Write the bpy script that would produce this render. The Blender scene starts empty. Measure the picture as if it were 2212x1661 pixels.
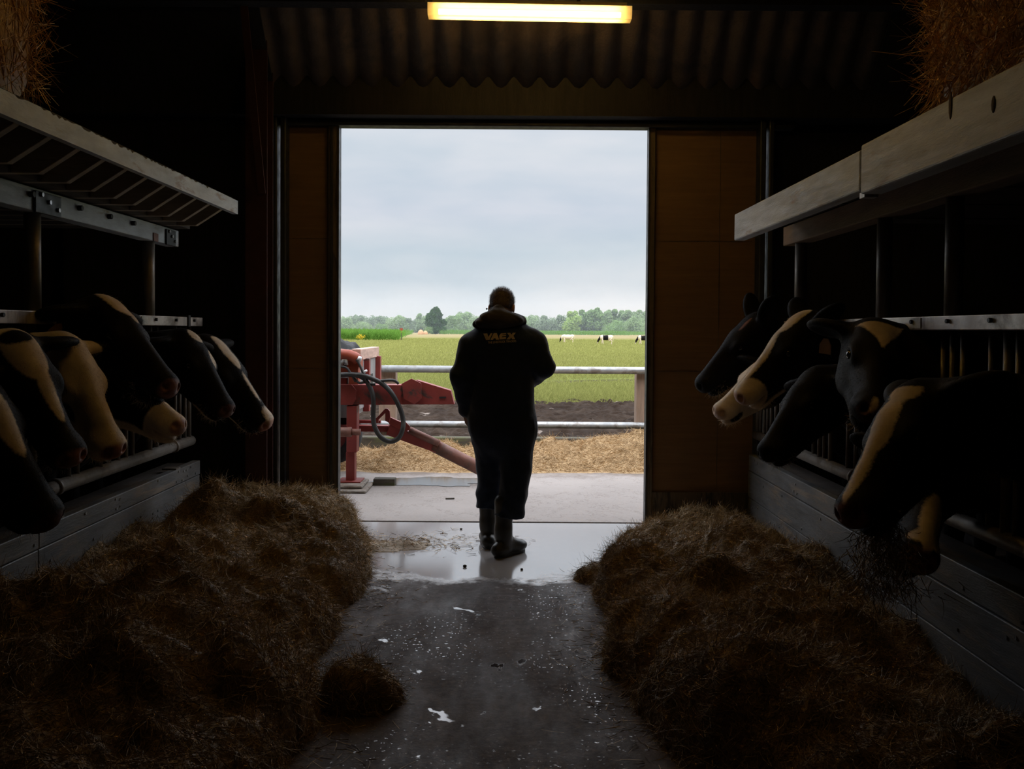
import bpy, math, random
import numpy as np
from mathutils import Vector, Matrix, noise as mnoise
from mathutils.bvhtree import BVHTree

SC = bpy.context.scene
COL = SC.collection
random.seed(7)
RNG = np.random.default_rng(11)

# ---------------------------------------------------------------- camera
F, CX, CY = 2000.0, 1100.0, 761.9          # focal length and principal point in photo pixels (2212x1661)
CAM = Vector((0, 0, 1.45))
ROT = (Matrix.Rotation(math.radians(90 - 1.4), 4, 'X') @ Matrix.Rotation(math.radians(0.4), 4, 'Z'))
cam_d = bpy.data.cameras.new('camera')
cam = bpy.data.objects.new('camera', cam_d)
COL.objects.link(cam)
cam_d.sensor_width = 36.0
cam_d.lens = F / 2212 * 36.0
cam_d.shift_x = (1106 - CX) / 2212
cam_d.shift_y = -(830.5 - CY) / 2212
cam_d.clip_start, cam_d.clip_end = 0.05, 3000
cam.matrix_world = Matrix.Translation(CAM) @ ROT
SC.camera = cam
R3 = ROT.to_3x3()


def ray(px, py):
    return R3 @ Vector(((px - CX) / F, -(py - CY) / F, -1))


def at(px, py, Y):                          # point seen at a photo pixel, at depth Y
    d = ray(px, py)
    return CAM + d * (Y / d.y)


def atz(px, py, z=0.0):                     # ... on a horizontal plane
    d = ray(px, py)
    return CAM + d * ((z - CAM.z) / d.z)


def atx(px, py, x):                         # ... on a lengthwise plane
    d = ray(px, py)
    return CAM + d * (x / d.x)


# ---------------------------------------------------------------- view, world, light
SC.view_settings.view_transform = 'Standard'
SC.view_settings.look = 'None'
SC.view_settings.gamma = 1.0
SC.view_settings.use_curve_mapping = False
SC.view_settings.exposure = 0.6
try:
    cy = SC.cycles
    cy.max_bounces = 7
    cy.diffuse_bounces = 4
    cy.glossy_bounces = 4
    cy.transmission_bounces = 4
    cy.sample_clamp_indirect = 4.0
    cy.use_denoising = True
    cy.volume_bounces = 0
    cy.caustics_reflective = False
    cy.caustics_refractive = False
except Exception:
    pass


class NT:                                    # tiny node-tree helper
    def __init__(s, tree):
        s.t = tree
        s.n = tree.nodes
        s.l = tree.links

    def new(s, kind, **kw):
        nd = s.n.new(kind)
        for k, v in kw.items():
            if k.startswith('i_'):
                key = k[2:]
                key = int(key) if key.isdigit() else key.replace('_', ' ')
                s.put(nd.inputs[key], v)
            else:
                setattr(nd, k, v)
        return nd

    def put(s, sock, v):
        if isinstance(v, bpy.types.NodeSocket):
            s.l.new(v, sock)
        else:
            if sock.type == 'RGBA' and len(v) == 3:
                v = (*v, 1)
            sock.default_value = v

    def math(s, op, a, b=0.0, c=0.0, clamp=False):
        nd = s.n.new('ShaderNodeMath')
        nd.operation = op
        nd.use_clamp = clamp
        for i, v in enumerate((a, b, c)):
            s.put(nd.inputs[i], v)
        return nd.outputs[0]

    def mix(s, fac, a, b, blend='MIX'):
        nd = s.n.new('ShaderNodeMix')
        nd.data_type = 'RGBA'
        nd.blend_type = blend
        s.put(nd.inputs[0], fac)
        s.put(nd.inputs[6], a)
        s.put(nd.inputs[7], b)
        return nd.outputs[2]

    def ramp(s, fac, stops, interp='LINEAR'):
        nd = s.n.new('ShaderNodeValToRGB')
        cr = nd.color_ramp
        cr.interpolation = interp
        while len(cr.elements) < len(stops):
            cr.elements.new(0.5)
        for e, (p, c) in zip(cr.elements, stops):
            e.position = p
            if isinstance(c, (int, float)):
                c = (c, c, c)
            e.color = (*c, 1) if len(c) == 3 else c
        s.put(nd.inputs[0], fac)
        return nd.outputs[0]

    def noise(s, vec, scale, detail=4, rough=0.55, dist=0.0):
        nd = s.n.new('ShaderNodeTexNoise')
        s.put(nd.inputs['Vector'], vec)
        nd.inputs['Scale'].default_value = scale
        nd.inputs['Detail'].default_value = detail
        nd.inputs['Roughness'].default_value = rough
        nd.inputs['Distortion'].default_value = dist
        return nd.outputs[0]

    def mapping(s, vec, scale=(1, 1, 1), loc=(0, 0, 0), rot=(0, 0, 0)):
        nd = s.n.new('ShaderNodeMapping')
        s.put(nd.inputs[0], vec)
        nd.inputs['Location'].default_value = loc
        nd.inputs['Rotation'].default_value = rot
        nd.inputs['Scale'].default_value = scale
        return nd.outputs[0]


# overcast sky: brighter towards the zenith, soft cloud bands near the horizon
W = bpy.data.worlds.new('overcast_sky')
SC.world = W
W.use_nodes = True
nt = NT(W.node_tree)
nt.n.clear()
tc = nt.new('ShaderNodeTexCoord')
sep = nt.new('ShaderNodeSeparateXYZ')
nt.l.new(tc.outputs['Generated'], sep.inputs[0])
el = sep.outputs[2]
vec = nt.mapping(tc.outputs['Generated'], (1.0, 1.0, 2.6), (0.3, 0.1, 0.17))
n1 = nt.noise(vec, 3.4, 3.5, 0.42, 0.15)
n2 = nt.noise(nt.mapping(tc.outputs['Generated'], (1.3, 1.3, 4.5), (2.1, 0, 0.3)), 8.5, 3, 0.45, 0.2)
cl = nt.math('ADD', nt.math('MULTIPLY', n1, 0.7), nt.math('MULTIPLY', n2, 0.3))
base = nt.ramp(nt.math('MULTIPLY', el, 4.0, clamp=True), [
    (0.0, (0.75, 0.755, 0.755)), (0.10, (0.72, 0.735, 0.75)), (0.21, (0.57, 0.63, 0.685)),
    (0.33, (0.53, 0.61, 0.685)), (0.50, (0.60, 0.645, 0.73)), (0.75, (0.60, 0.655, 0.73)), (1.0, (0.70, 0.725, 0.79))])
c1 = nt.mix(nt.ramp(cl, [(0.34, 0.0), (0.64, 1.0)]), (0.85, 0.92, 0.95), (1.17, 1.115, 1.07))
skyc = nt.mix(1.0, base, c1, 'MULTIPLY')
# the zenith of an overcast sky is several times as bright as its rim
zen = nt.ramp(nt.math('MULTIPLY', el, 1.0), [(0.0, 0.165), (0.213, 0.165), (0.27, 0.38), (0.45, 0.58), (0.7, 0.74), (1.0, 0.80)])
zen = nt.mix(1.0, zen, (4.0, 4.0, 4.0), 'MULTIPLY')
skyc = nt.mix(1.0, skyc, zen, 'MULTIPLY')
bg = nt.new('ShaderNodeBackground')
nt.l.new(skyc, bg.inputs[0])
bg.inputs[1].default_value = 1.05
wo = nt.new('ShaderNodeOutputWorld')
nt.l.new(bg.outputs[0], wo.inputs[0])
try:
    W.cycles.sampling_method = 'MANUAL'
    W.cycles.sample_map_resolution = 512
except Exception:
    pass

# veiled sun, very soft
sd = bpy.data.lights.new('veiled_sun', 'SUN')
sd.energy = 0.7
sd.angle = math.radians(40)
sd.color = (1.0, 0.96, 0.88)
sun = bpy.data.objects.new('veiled_sun', sd)
sun.rotation_euler = (math.radians(28), math.radians(-22), 0)
COL.objects.link(sun)

# sampling portal in the doorway (emits nothing by itself)
pd = bpy.data.lights.new('doorway_portal', 'AREA')
pd.shape = 'RECTANGLE'
pd.size, pd.size_y = 2.4, 3.1
try:
    pd.cycles.is_portal = True
except Exception:
    pass
po = bpy.data.objects.new('doorway_portal', pd)
po.location = (-0.12, 7.14, 1.5)
po.rotation_euler = (math.radians(-90), 0, 0)
COL.objects.link(po)

# ---------------------------------------------------------------- mesh helpers


def mesh_from(name, V, Fc, smooth=False):
    me = bpy.data.meshes.new(name)
    V = np.asarray(V, dtype=np.float32)
    if isinstance(Fc, np.ndarray):
        k = Fc.shape[1]
        nf = Fc.shape[0]
        me.vertices.add(len(V))
        me.vertices.foreach_set('co', V.ravel())
        me.loops.add(nf * k)
        me.loops.foreach_set('vertex_index', Fc.astype(np.int32).ravel())
        me.polygons.add(nf)
        me.polygons.foreach_set('loop_start', np.arange(nf, dtype=np.int32) * k)
        me.polygons.foreach_set('loop_total', np.full(nf, k, dtype=np.int32))
        me.update(calc_edges=True)
        me.validate()
    else:
        me.from_pydata([tuple(map(float, v)) for v in V], [], [list(map(int, f)) for f in Fc])
        me.update()
    if smooth:
        me.polygons.foreach_set('use_smooth', np.ones(len(me.polygons), dtype=bool))
    return me


def tag(o, label=None, cat=None, group=None, kind=None):
    if label: o['label'] = label
    if cat: o['category'] = cat
    if group: o['group'] = group
    if kind: o['kind'] = kind
    return o


def thing(name, label, cat, loc, group=None, kind=None):
    o = bpy.data.objects.new(name, None)
    o.empty_display_size = 0.1
    COL.objects.link(o)
    o.location = loc
    return tag(o, label, cat, group, kind)


def wloc(o):
    l = Vector(o.location)
    while o.parent:
        o = o.parent
        l += Vector(o.location)
    return l


def put(name, V, Fc, mat, parent=None, loc=None, smooth=False, bevel=0.0):
    """world-space geometry -> one object; under a parent its origin is the parent's"""
    V = np.asarray(V, dtype=np.float64)
    if parent is not None:
        off = np.array(wloc(parent))
    elif loc is not None:
        off = np.array(loc)
    else:
        mn, mx = V.min(0), V.max(0)
        off = np.array([(mn[0] + mx[0]) / 2, (mn[1] + mx[1]) / 2, mn[2]])
    me = mesh_from(name, V - off, Fc, smooth)
    o = bpy.data.objects.new(name, me)
    if mat: me.materials.append(mat)
    COL.objects.link(o)
    if parent is not None:
        o.parent = parent
    else:
        o.location = off
    if bevel:
        b = o.modifiers.new('bevel', 'BEVEL')
        b.width = bevel
        b.segments = 2
        b.limit_method = 'ANGLE'
        b.angle_limit = math.radians(50)
    return o


class MB:
    def __init__(s):
        s.v, s.f = [], []

    def add(s, V, Fc):
        k = len(s.v)
        s.v += [tuple(map(float, p)) for p in V]
        s.f += [[i + k for i in f] for f in Fc]
        return s

    def box(s, lo, hi, M=None):
        (x0, y0, z0), (x1, y1, z1) = lo, hi
        V = [(x, y, z) for z in (z0, z1) for y in (y0, y1) for x in (x0, x1)]
        if M is not None: V = [M @ Vector(p) for p in V]
        return s.add(V, [(0, 2, 3, 1), (4, 5, 7, 6), (0, 1, 5, 4), (2, 6, 7, 3), (0, 4, 6, 2), (1, 3, 7, 5)])

    def beam(s, a, b, w, h, up=(0, 0, 1)):
        """box from a to b, w wide, h high (up-ish)"""
        a, b = Vector(a), Vector(b)
        t = (b - a).normalized()
        r = t.cross(Vector(up)).normalized()
        u = r.cross(t)
        V = []
        for p in (a, b):
            for sx, sz in ((-1, -1), (1, -1), (1, 1), (-1, 1)):
                V.append(p + r * (sx * w / 2) + u * (sz * h / 2))
        return s.add(V, [(3, 2, 1, 0), (4, 5, 6, 7), (0, 1, 5, 4), (1, 2, 6, 5), (2, 3, 7, 6), (3, 0, 4, 7)])

    def tube(s, pts, r, n=10, cap=True):
        pts = [Vector(p) for p in pts]
        rs = r if isinstance(r, (list, tuple)) else [r] * len(pts)
        V, Fc = [], []
        prev = None
        for i, p in enumerate(pts):
            t = (pts[min(i + 1, len(pts) - 1)] - pts[max(i - 1, 0)]).normalized()
            if prev is None:
                a = Vector((0, 0, 1)) if abs(t.z) < 0.9 else Vector((1, 0, 0))
                x = t.cross(a).normalized()
            else:
                x = (prev - t * prev.dot(t)).normalized()
            prev = x
            y = t.cross(x)
            for k in range(n):
                an = 2 * math.pi * k / n
                V.append(p + (x * math.cos(an) + y * math.sin(an)) * rs[i])
        for i in range(len(pts) - 1):
            for k in range(n):
                k2 = (k + 1) % n
                Fc.append((i * n + k, i * n + k2, (i + 1) * n + k2, (i + 1) * n + k))
        if cap:
            Fc.append(tuple(range(n - 1, -1, -1)))
            m = (len(pts) - 1) * n
            Fc.append(tuple(m + k for k in range(n)))
        return s.add(V, Fc)

    def prism(s, poly, d):
        """closed polygon (3-D points) extruded by vector d"""
        d = Vector(d)
        n = len(poly)
        V = [Vector(p) for p in poly] + [Vector(p) + d for p in poly]
        Fc = [tuple(range(n - 1, -1, -1)), tuple(range(n, 2 * n))]
        for i in range(n):
            j = (i + 1) % n
            Fc.append((i, j, n + j, n + i))
        return s.add(V, Fc)

    def ball(s, c, r, nu=12, nv=8):
        c = Vector(c)
        r = Vector(r) if not isinstance(r, (int, float)) else Vector((r, r, r))
        V = [c + Vector((0, 0, r.z))]
        for i in range(1, nv):
            th = math.pi * i / nv
            for k in range(nu):
                ph = 2 * math.pi * k / nu
                V.append(c + Vector((r.x * math.sin(th) * math.cos(ph), r.y * math.sin(th) * math.sin(ph), r.z * math.cos(th))))
        V.append(c - Vector((0, 0, r.z)))
        Fc = [(0, 1 + k, 1 + (k + 1) % nu) for k in range(nu)]
        for i in range(nv - 2):
            for k in range(nu):
                a, b = 1 + i * nu + k, 1 + i * nu + (k + 1) % nu
                Fc.append((a, a + nu, b + nu, b))
        e = len(V) - 1
        m = 1 + (nv - 2) * nu
        Fc += [(e, m + (k + 1) % nu, m + k) for k in range(nu)]
        return s.add(V, Fc)

    def build(s, name, mat, parent=None, smooth=False, bevel=0.0, loc=None):
        return put(name, s.v, s.f, mat, parent, loc, smooth, bevel)


def auto_smooth(o, deg=40):
    me = o.data
    me.polygons.foreach_set('use_smooth', np.ones(len(me.polygons), dtype=bool))
    try:
        me.set_sharp_from_angle(angle=math.radians(deg))
    except Exception:
        pass
    return o


def fnoise(P, scale, seed=0.0, octaves=3):
    """cheap value noise for numpy points (N,d<=3), about -1..1"""
    P = np.asarray(P, dtype=np.float64)
    if P.shape[1] == 2: P = np.column_stack([P, np.zeros(len(P))])
    out = np.zeros(len(P))
    amp, tot = 1.0, 0.0
    for o in range(octaves):
        q = P * scale * 2 ** o + seed * 17.13 + o * 5.7
        i = np.floor(q).astype(np.int64)
        f = q - i
        f = f * f * (3 - 2 * f)

        def h(dx, dy, dz):
            a = (i[:, 0] + dx) * 374761393 + (i[:, 1] + dy) * 668265263 + (i[:, 2] + dz) * 2147483647
            a = (a ^ (a >> 13)) * 1274126177
            a = a ^ (a >> 16)
            return (a & 0xffff) / 32767.5 - 1
        x, y, z = f[:, 0], f[:, 1], f[:, 2]
        c00 = h(0, 0, 0) * (1 - x) + h(1, 0, 0) * x
        c10 = h(0, 1, 0) * (1 - x) + h(1, 1, 0) * x
        c01 = h(0, 0, 1) * (1 - x) + h(1, 0, 1) * x
        c11 = h(0, 1, 1) * (1 - x) + h(1, 1, 1) * x
        out += amp * ((c00 * (1 - y) + c10 * y) * (1 - z) + (c01 * (1 - y) + c11 * y) * z)
        tot += amp
        amp *= 0.5
    return out / tot


def strands(base, direc, length, width, bend, rng, segs=3, pull=None):
    """flat curved blades: (N,3) base, (N,3) unit direction -> V,F(quads)"""
    N = len(base)
    rv = rng.normal(size=(N, 3))
    side = np.cross(direc, rv)
    side /= np.linalg.norm(side, axis=1, keepdims=True) + 1e-9
    bv = rng.normal(size=(N, 3))
    if pull is not None: bv = bv * 0.55 + pull
    bv -= direc * (bv * direc).sum(1, keepdims=True)
    bv /= np.linalg.norm(bv, axis=1, keepdims=True) + 1e-9
    V = np.zeros((N, segs + 1, 2, 3))
    for k in range(segs + 1):
        t = k / segs
        c = base + direc * (length * t)[:, None] + bv * (bend * length * t * t)[:, None]
        w = width * (1 - 0.6 * t) * 0.5
        V[:, k, 0] = c + side * w[:, None]
        V[:, k, 1] = c - side * w[:, None]
    idx = (np.arange(N) * (segs + 1) * 2)[:, None]
    fs = []
    for k in range(segs):
        o = 2 * k
        fs.append(np.concatenate([idx + o, idx + o + 1, idx + o + 3, idx + o + 2], axis=1))
    return V.reshape(-1, 3), np.concatenate(fs, axis=0)


# ---------------------------------------------------------------- materials


def pmat(name, color, rough=0.8, metal=0.0, var=0.25, vscale=6.0, bump=0.15, bscale=40.0, stretch=(1, 1, 1), col2=None,
         spec=0.4, sheen=0.0, coords='Object', stain=None, stain_scale=3.0, stain_at=(0.5, 0.62)):
    """principled with noise-varied colour, an optional second colour in patches, and a fine bump"""
    m = bpy.data.materials.new(name)
    m.use_nodes = True
    t = NT(m.node_tree)
    t.n.clear()
    tc = t.new('ShaderNodeTexCoord')
    co = tc.outputs[coords]
    v = t.mapping(co, stretch)
    n = t.noise(v, vscale, 5, 0.6)
    dark = tuple(c * (1 - var) for c in color)
    lite = tuple(min(1, c * (1 + var)) for c in color)
    c = t.ramp(n, [(0.3, dark), (0.7, lite)])
    if stain is not None:
        sn = t.noise(v, stain_scale, 6, 0.65, 0.4)
        c = t.mix(t.ramp(sn, [(stain_at[0], 0.0), (stain_at[1], 1.0)]), c, stain)
    p = t.new('ShaderNodeBsdfPrincipled')
    t.put(p.inputs['Base Color'], c)
    rn = t.ramp(t.noise(v, vscale * 2.3, 3), [(0.3, max(0.02, rough - 0.12)), (0.7, min(1, rough + 0.1))])
    t.put(p.inputs['Roughness'], rn)
    p.inputs['Metallic'].default_value = metal
    p.inputs['Specular IOR Level'].default_value = spec
    if sheen:
        p.inputs['Sheen Weight'].default_value = sheen
        p.inputs['Sheen Roughness'].default_value = 0.4
    if bump:
        b = t.new('ShaderNodeBump')
        b.inputs['Strength'].default_value = bump
        b.inputs['Distance'].default_value = 0.01
        t.put(b.inputs['Height'], t.noise(v, bscale, 5, 0.6))
        t.l.new(b.outputs[0], p.inputs['Normal'])
    o = t.new('ShaderNodeOutputMaterial')
    t.l.new(p.outputs[0], o.inputs[0])
    return m
# ================================================================= SETTING
XL, XR = -2.10, 1.78            # feed fence planes left and right of the feed passage
YD = 6.97                       # door plane


def structure(o):
    o['kind'] = 'structure'
    return o


# ---- materials of the shell
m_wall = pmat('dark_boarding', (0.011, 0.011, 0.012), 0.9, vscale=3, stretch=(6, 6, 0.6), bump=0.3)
m_roof = pmat('fibre_cement', (0.105, 0.075, 0.05), 0.95, var=0.35, vscale=5, bump=0.3, bscale=60, stain=(0.06, 0.045, 0.035), stain_scale=2.5)
m_steel = pmat('dark_steel', (0.045, 0.048, 0.052), 0.52, 0.5, vscale=8, bump=0.05)
m_ply = pmat('door_plywood', (0.15, 0.090, 0.044), 0.7, var=0.14, vscale=3, stretch=(0.6, 1, 9), bump=0.08)
m_tim = pmat('door_timber', (0.10, 0.08, 0.06), 0.75, vscale=4, stretch=(5, 5, 0.7), bump=0.3, stain=(0.035, 0.03, 0.025), stain_scale=4)


def floor_material():
    m = bpy.data.materials.new('barn_concrete')
    m.use_nodes = True
    t = NT(m.node_tree)
    t.n.clear()
    geo = t.new('ShaderNodeNewGeometry')
    co = geo.outputs['Position']
    sp = t.new('ShaderNodeSeparateXYZ')
    t.l.new(co, sp.inputs[0])
    big = t.noise(co, 1.1, 6, 0.62, 0.3)
    fine = t.noise(co, 26, 6, 0.7)
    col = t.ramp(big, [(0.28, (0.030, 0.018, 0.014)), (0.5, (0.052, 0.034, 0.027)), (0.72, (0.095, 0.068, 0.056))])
    col = t.mix(t.ramp(fine, [(0.45, 0.0), (0.75, 0.6)]), col, (0.13, 0.10, 0.09))
    # manure and drag marks along the passage
    sm = t.noise(t.mapping(co, (2.2, 0.55, 1)), 2.4, 7, 0.7, 0.5)
    col = t.mix(t.ramp(sm, [(0.52, 0.0), (0.68, 0.75)]), col, (0.030, 0.020, 0.016))
    # standing water: the strip by the doorway and small patches in the passage
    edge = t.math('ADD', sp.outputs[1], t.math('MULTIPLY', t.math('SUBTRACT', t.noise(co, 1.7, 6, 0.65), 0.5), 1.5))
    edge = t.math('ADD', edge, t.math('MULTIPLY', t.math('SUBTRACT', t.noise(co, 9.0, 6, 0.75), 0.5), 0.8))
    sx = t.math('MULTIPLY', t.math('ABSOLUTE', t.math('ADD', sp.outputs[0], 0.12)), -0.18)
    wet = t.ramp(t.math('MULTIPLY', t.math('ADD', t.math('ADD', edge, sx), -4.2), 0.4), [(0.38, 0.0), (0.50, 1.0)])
    drops = t.noise(t.mapping(co, (1.0, 0.75, 1)), 5.2, 4, 0.55, 0.6)
    patch = t.ramp(drops, [(0.655, 0.0), (0.675, 1.0)])
    specks = t.noise(co, 55, 2, 0.5)
    spk = t.ramp(specks, [(0.645, 0.0), (0.675, 1.0)])
    near = t.ramp(t.noise(co, 1.6, 3), [(0.42, 0.0), (0.6, 1.0)])
    spk = t.math('MULTIPLY', spk, near)
    w = t.math('MAXIMUM', t.math('MAXIMUM', wet, patch), spk)
    damp = t.ramp(t.noise(t.mapping(co, (1.5, 0.5, 1)), 3.0, 6, 0.7), [(0.3, 0.52), (0.7, 0.85)])
    rough = t.math('ADD', t.math('MULTIPLY', damp, t.math('SUBTRACT', 1.0, w)), t.math('MULTIPLY', w, 0.13))
    col = t.mix(t.math('MULTIPLY', wet, 0.8), col, (0.33, 0.305, 0.295))  # base colour made lighter in the strip by the doorway
    p = t.new('ShaderNodeBsdfPrincipled')
    t.put(p.inputs['Base Color'], col)
    t.put(p.inputs['Roughness'], rough)
    t.put(p.inputs['Specular IOR Level'], t.math('MULTIPLY_ADD', w, 0.75, 0.22))
    b = t.new('ShaderNodeBump')
    b.inputs['Distance'].default_value = 0.006
    hh = t.math('ADD', t.math('MULTIPLY', t.noise(co, 70, 4, 0.7), 0.5), t.noise(co, 14, 4, 0.6))
    t.put(b.inputs['Height'], hh)
    t.put(b.inputs['Strength'], t.math('ADD', 0.035, t.math('MULTIPLY', t.math('SUBTRACT', 1.0, w), 0.55)))
    t.l.new(b.outputs[0], p.inputs['Normal'])
    o = t.new('ShaderNodeOutputMaterial')
    t.l.new(p.outputs[0], o.inputs[0])
    return m


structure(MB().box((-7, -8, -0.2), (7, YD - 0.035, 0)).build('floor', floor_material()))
# drain gap in front of the threshold
structure(MB().box((-7, YD - 0.035, -0.2), (7, YD + 0.012, -0.035)).build('trim_1', m_steel))

# ---- walls
HT = at(1100, 248, 6.72).z
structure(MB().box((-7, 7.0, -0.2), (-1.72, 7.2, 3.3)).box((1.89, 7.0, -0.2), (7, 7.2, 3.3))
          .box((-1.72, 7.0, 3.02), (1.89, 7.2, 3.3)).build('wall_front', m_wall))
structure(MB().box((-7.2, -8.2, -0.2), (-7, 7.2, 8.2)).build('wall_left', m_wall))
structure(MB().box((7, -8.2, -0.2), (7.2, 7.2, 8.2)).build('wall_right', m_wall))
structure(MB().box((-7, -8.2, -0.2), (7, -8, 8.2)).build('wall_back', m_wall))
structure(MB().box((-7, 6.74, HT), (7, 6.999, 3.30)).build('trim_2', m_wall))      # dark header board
# ---- corrugated roof: steep lower slope by the door, flatter above
prof = [(6.78, at(1100, 186, 6.78).z - 0.0), (4.3, 6.05), (-1.0, 7.6), (-8.1, 6.2)]
V, Fc = [], []
pitch = 0.187
nx = int(14 / (pitch / 8))
xs = np.linspace(-7, 7, nx + 1)
for j, (y, z) in enumerate(prof):
    a, b = prof[max(j - 1, 0)], prof[min(j + 1, len(prof) - 1)]
    ty, tz = b[0] - a[0], b[1] - a[1]
    L = math.hypot(ty, tz)
    ny_, nz_ = tz / L, -ty / L
    if nz_ < 0: ny_, nz_ = -ny_, -nz_
    for x in xs:
        d = 0.027 * math.cos(2 * math.pi * (x - 0.02) / pitch)
        V.append((x, y + ny_ * d, z + nz_ * d))
n = nx + 1
for j in range(len(prof) - 1):
    for i in range(nx):
        Fc.append((j * n + i, j * n + i + 1, (j + 1) * n + i + 1, (j + 1) * n + i))
ceil = structure(put('ceiling', V, Fc, m_roof, smooth=True))
sm_ = ceil.modifiers.new('thickness', 'SOLIDIFY')
sm_.thickness = 0.02
sm_.offset = 1
# purlin carrying the sheets
zb = at(1100, 13, 6.2).z
pz = MB().box((-7, 6.14, zb), (7, 6.26, zb + 0.2)).build('trim_3', m_wall)
structure(pz)

# added dark boards under the sheets, standing in for shade beside the doorway bay
for k, (xa, xb) in enumerate(((-7, at(574, 100, 6.5).x), (at(1905, 100, 6.5).x, 7))):
    (ya, za_), (yb_, zb2) = (6.735, 3.175), (6.27, 3.175 + (6.735 - 6.27) * (6.05 - prof[0][1]) / (6.78 - 4.3))
    structure(MB().prism([(xa, ya, za_), (xa, yb_, zb2 - 0.02), (xa, yb_, zb2), (xa, ya, za_ + 0.02)], (xb - xa, 0, 0)).build('trim_%d' % (k + 11), m_wall))

# ---- sliding doors
ztop = at(1100, 279, YD).z


def leaf(name, x0, x1, stile_side):
    root = bpy.data.objects.new(name, None)
    COL.objects.link(root)
    root.location = ((x0 + x1) / 2, YD - 0.03, 0)
    structure(root)
    y0, y1 = YD - 0.055, YD - 0.015
    zk = 0.245
    MB().box((x0 + 0.01, y0 + 0.012, zk), (x1 - 0.01, y1, ztop + 0.1)).build('panel', m_ply, root)
    sx = (x1 - 0.075, x1) if stile_side > 0 else (x0, x0 + 0.045)
    MB().box((sx[0], y0 - 0.02, 0.004), (sx[1], y1 + 0.02, ztop + 0.1)).build('stile', m_tim, root, bevel=0.004)
    ex = x1 if stile_side > 0 else x0
    MB().box((ex - 0.006, y0 - 0.026, 0.004), (ex + 0.006, y1 + 0.026, ztop + 0.1)).build('edge_strip', m_steel, root)
    MB().box((x0 + 0.01, y0 - 0.012, 0.004), (x1 - 0.01, y1, zk)).build('kick_board', m_tim, root, bevel=0.004)
    if stile_side > 0:
        MB().box((sx[0] + 0.022, y0 - 0.034, 0.05), (sx[0] + 0.036, y0 - 0.018, ztop + 0.05)).build('cover_strip', m_steel, root)
    # panel joints
    for zz in (1.15, 2.12):
        MB().box((x0 + 0.01, y0 + 0.009, zz), (x1 - 0.05, y0 + 0.013, zz + 0.004)).build('joint_strip', m_tim, root)
    MB().box(((x0 + x1) / 2 + 0.12, y0 + 0.009, zk), ((x0 + x1) / 2 + 0.124, y0 + 0.013, ztop)).build('joint_strip', m_tim, root)
    return root


xl0 = at(622, 700, YD).x
xl1 = at(734, 700, YD).x
xr0 = at(1396, 700, YD).x
xr1 = at(1632, 700, YD).x
leaf('door_1', xl0, xl1, +1)
leaf('door_2', xr0, xr1, -1)
# track and head rails
structure(MB().box((-7, YD - 0.12, ztop + 0.075), (7, YD - 0.06, ztop + 0.16)).box((-2.0, YD - 0.10, ztop), (2.1, YD + 0.02, ztop + 0.045))
          .build('trim_4', m_steel, bevel=0.006))
# door posts: paired steel profiles
for k, (pa, pb) in enumerate(((588, 602), (609, 621), (1633, 1646), (1652, 1663))):
    xa, xb = at(pa, 700, YD - 0.1).x, at(pb, 700, YD - 0.1).x
    structure(MB().box((xa, YD - 0.16, 0), (xb, YD - 0.03, ztop + 0.075)).build('trim_%d' % (k + 5), m_steel, bevel=0.008))
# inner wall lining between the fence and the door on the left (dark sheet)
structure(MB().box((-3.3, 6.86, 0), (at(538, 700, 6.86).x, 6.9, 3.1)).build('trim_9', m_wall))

# ================================================================= OUTSIDE GROUND


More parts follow.
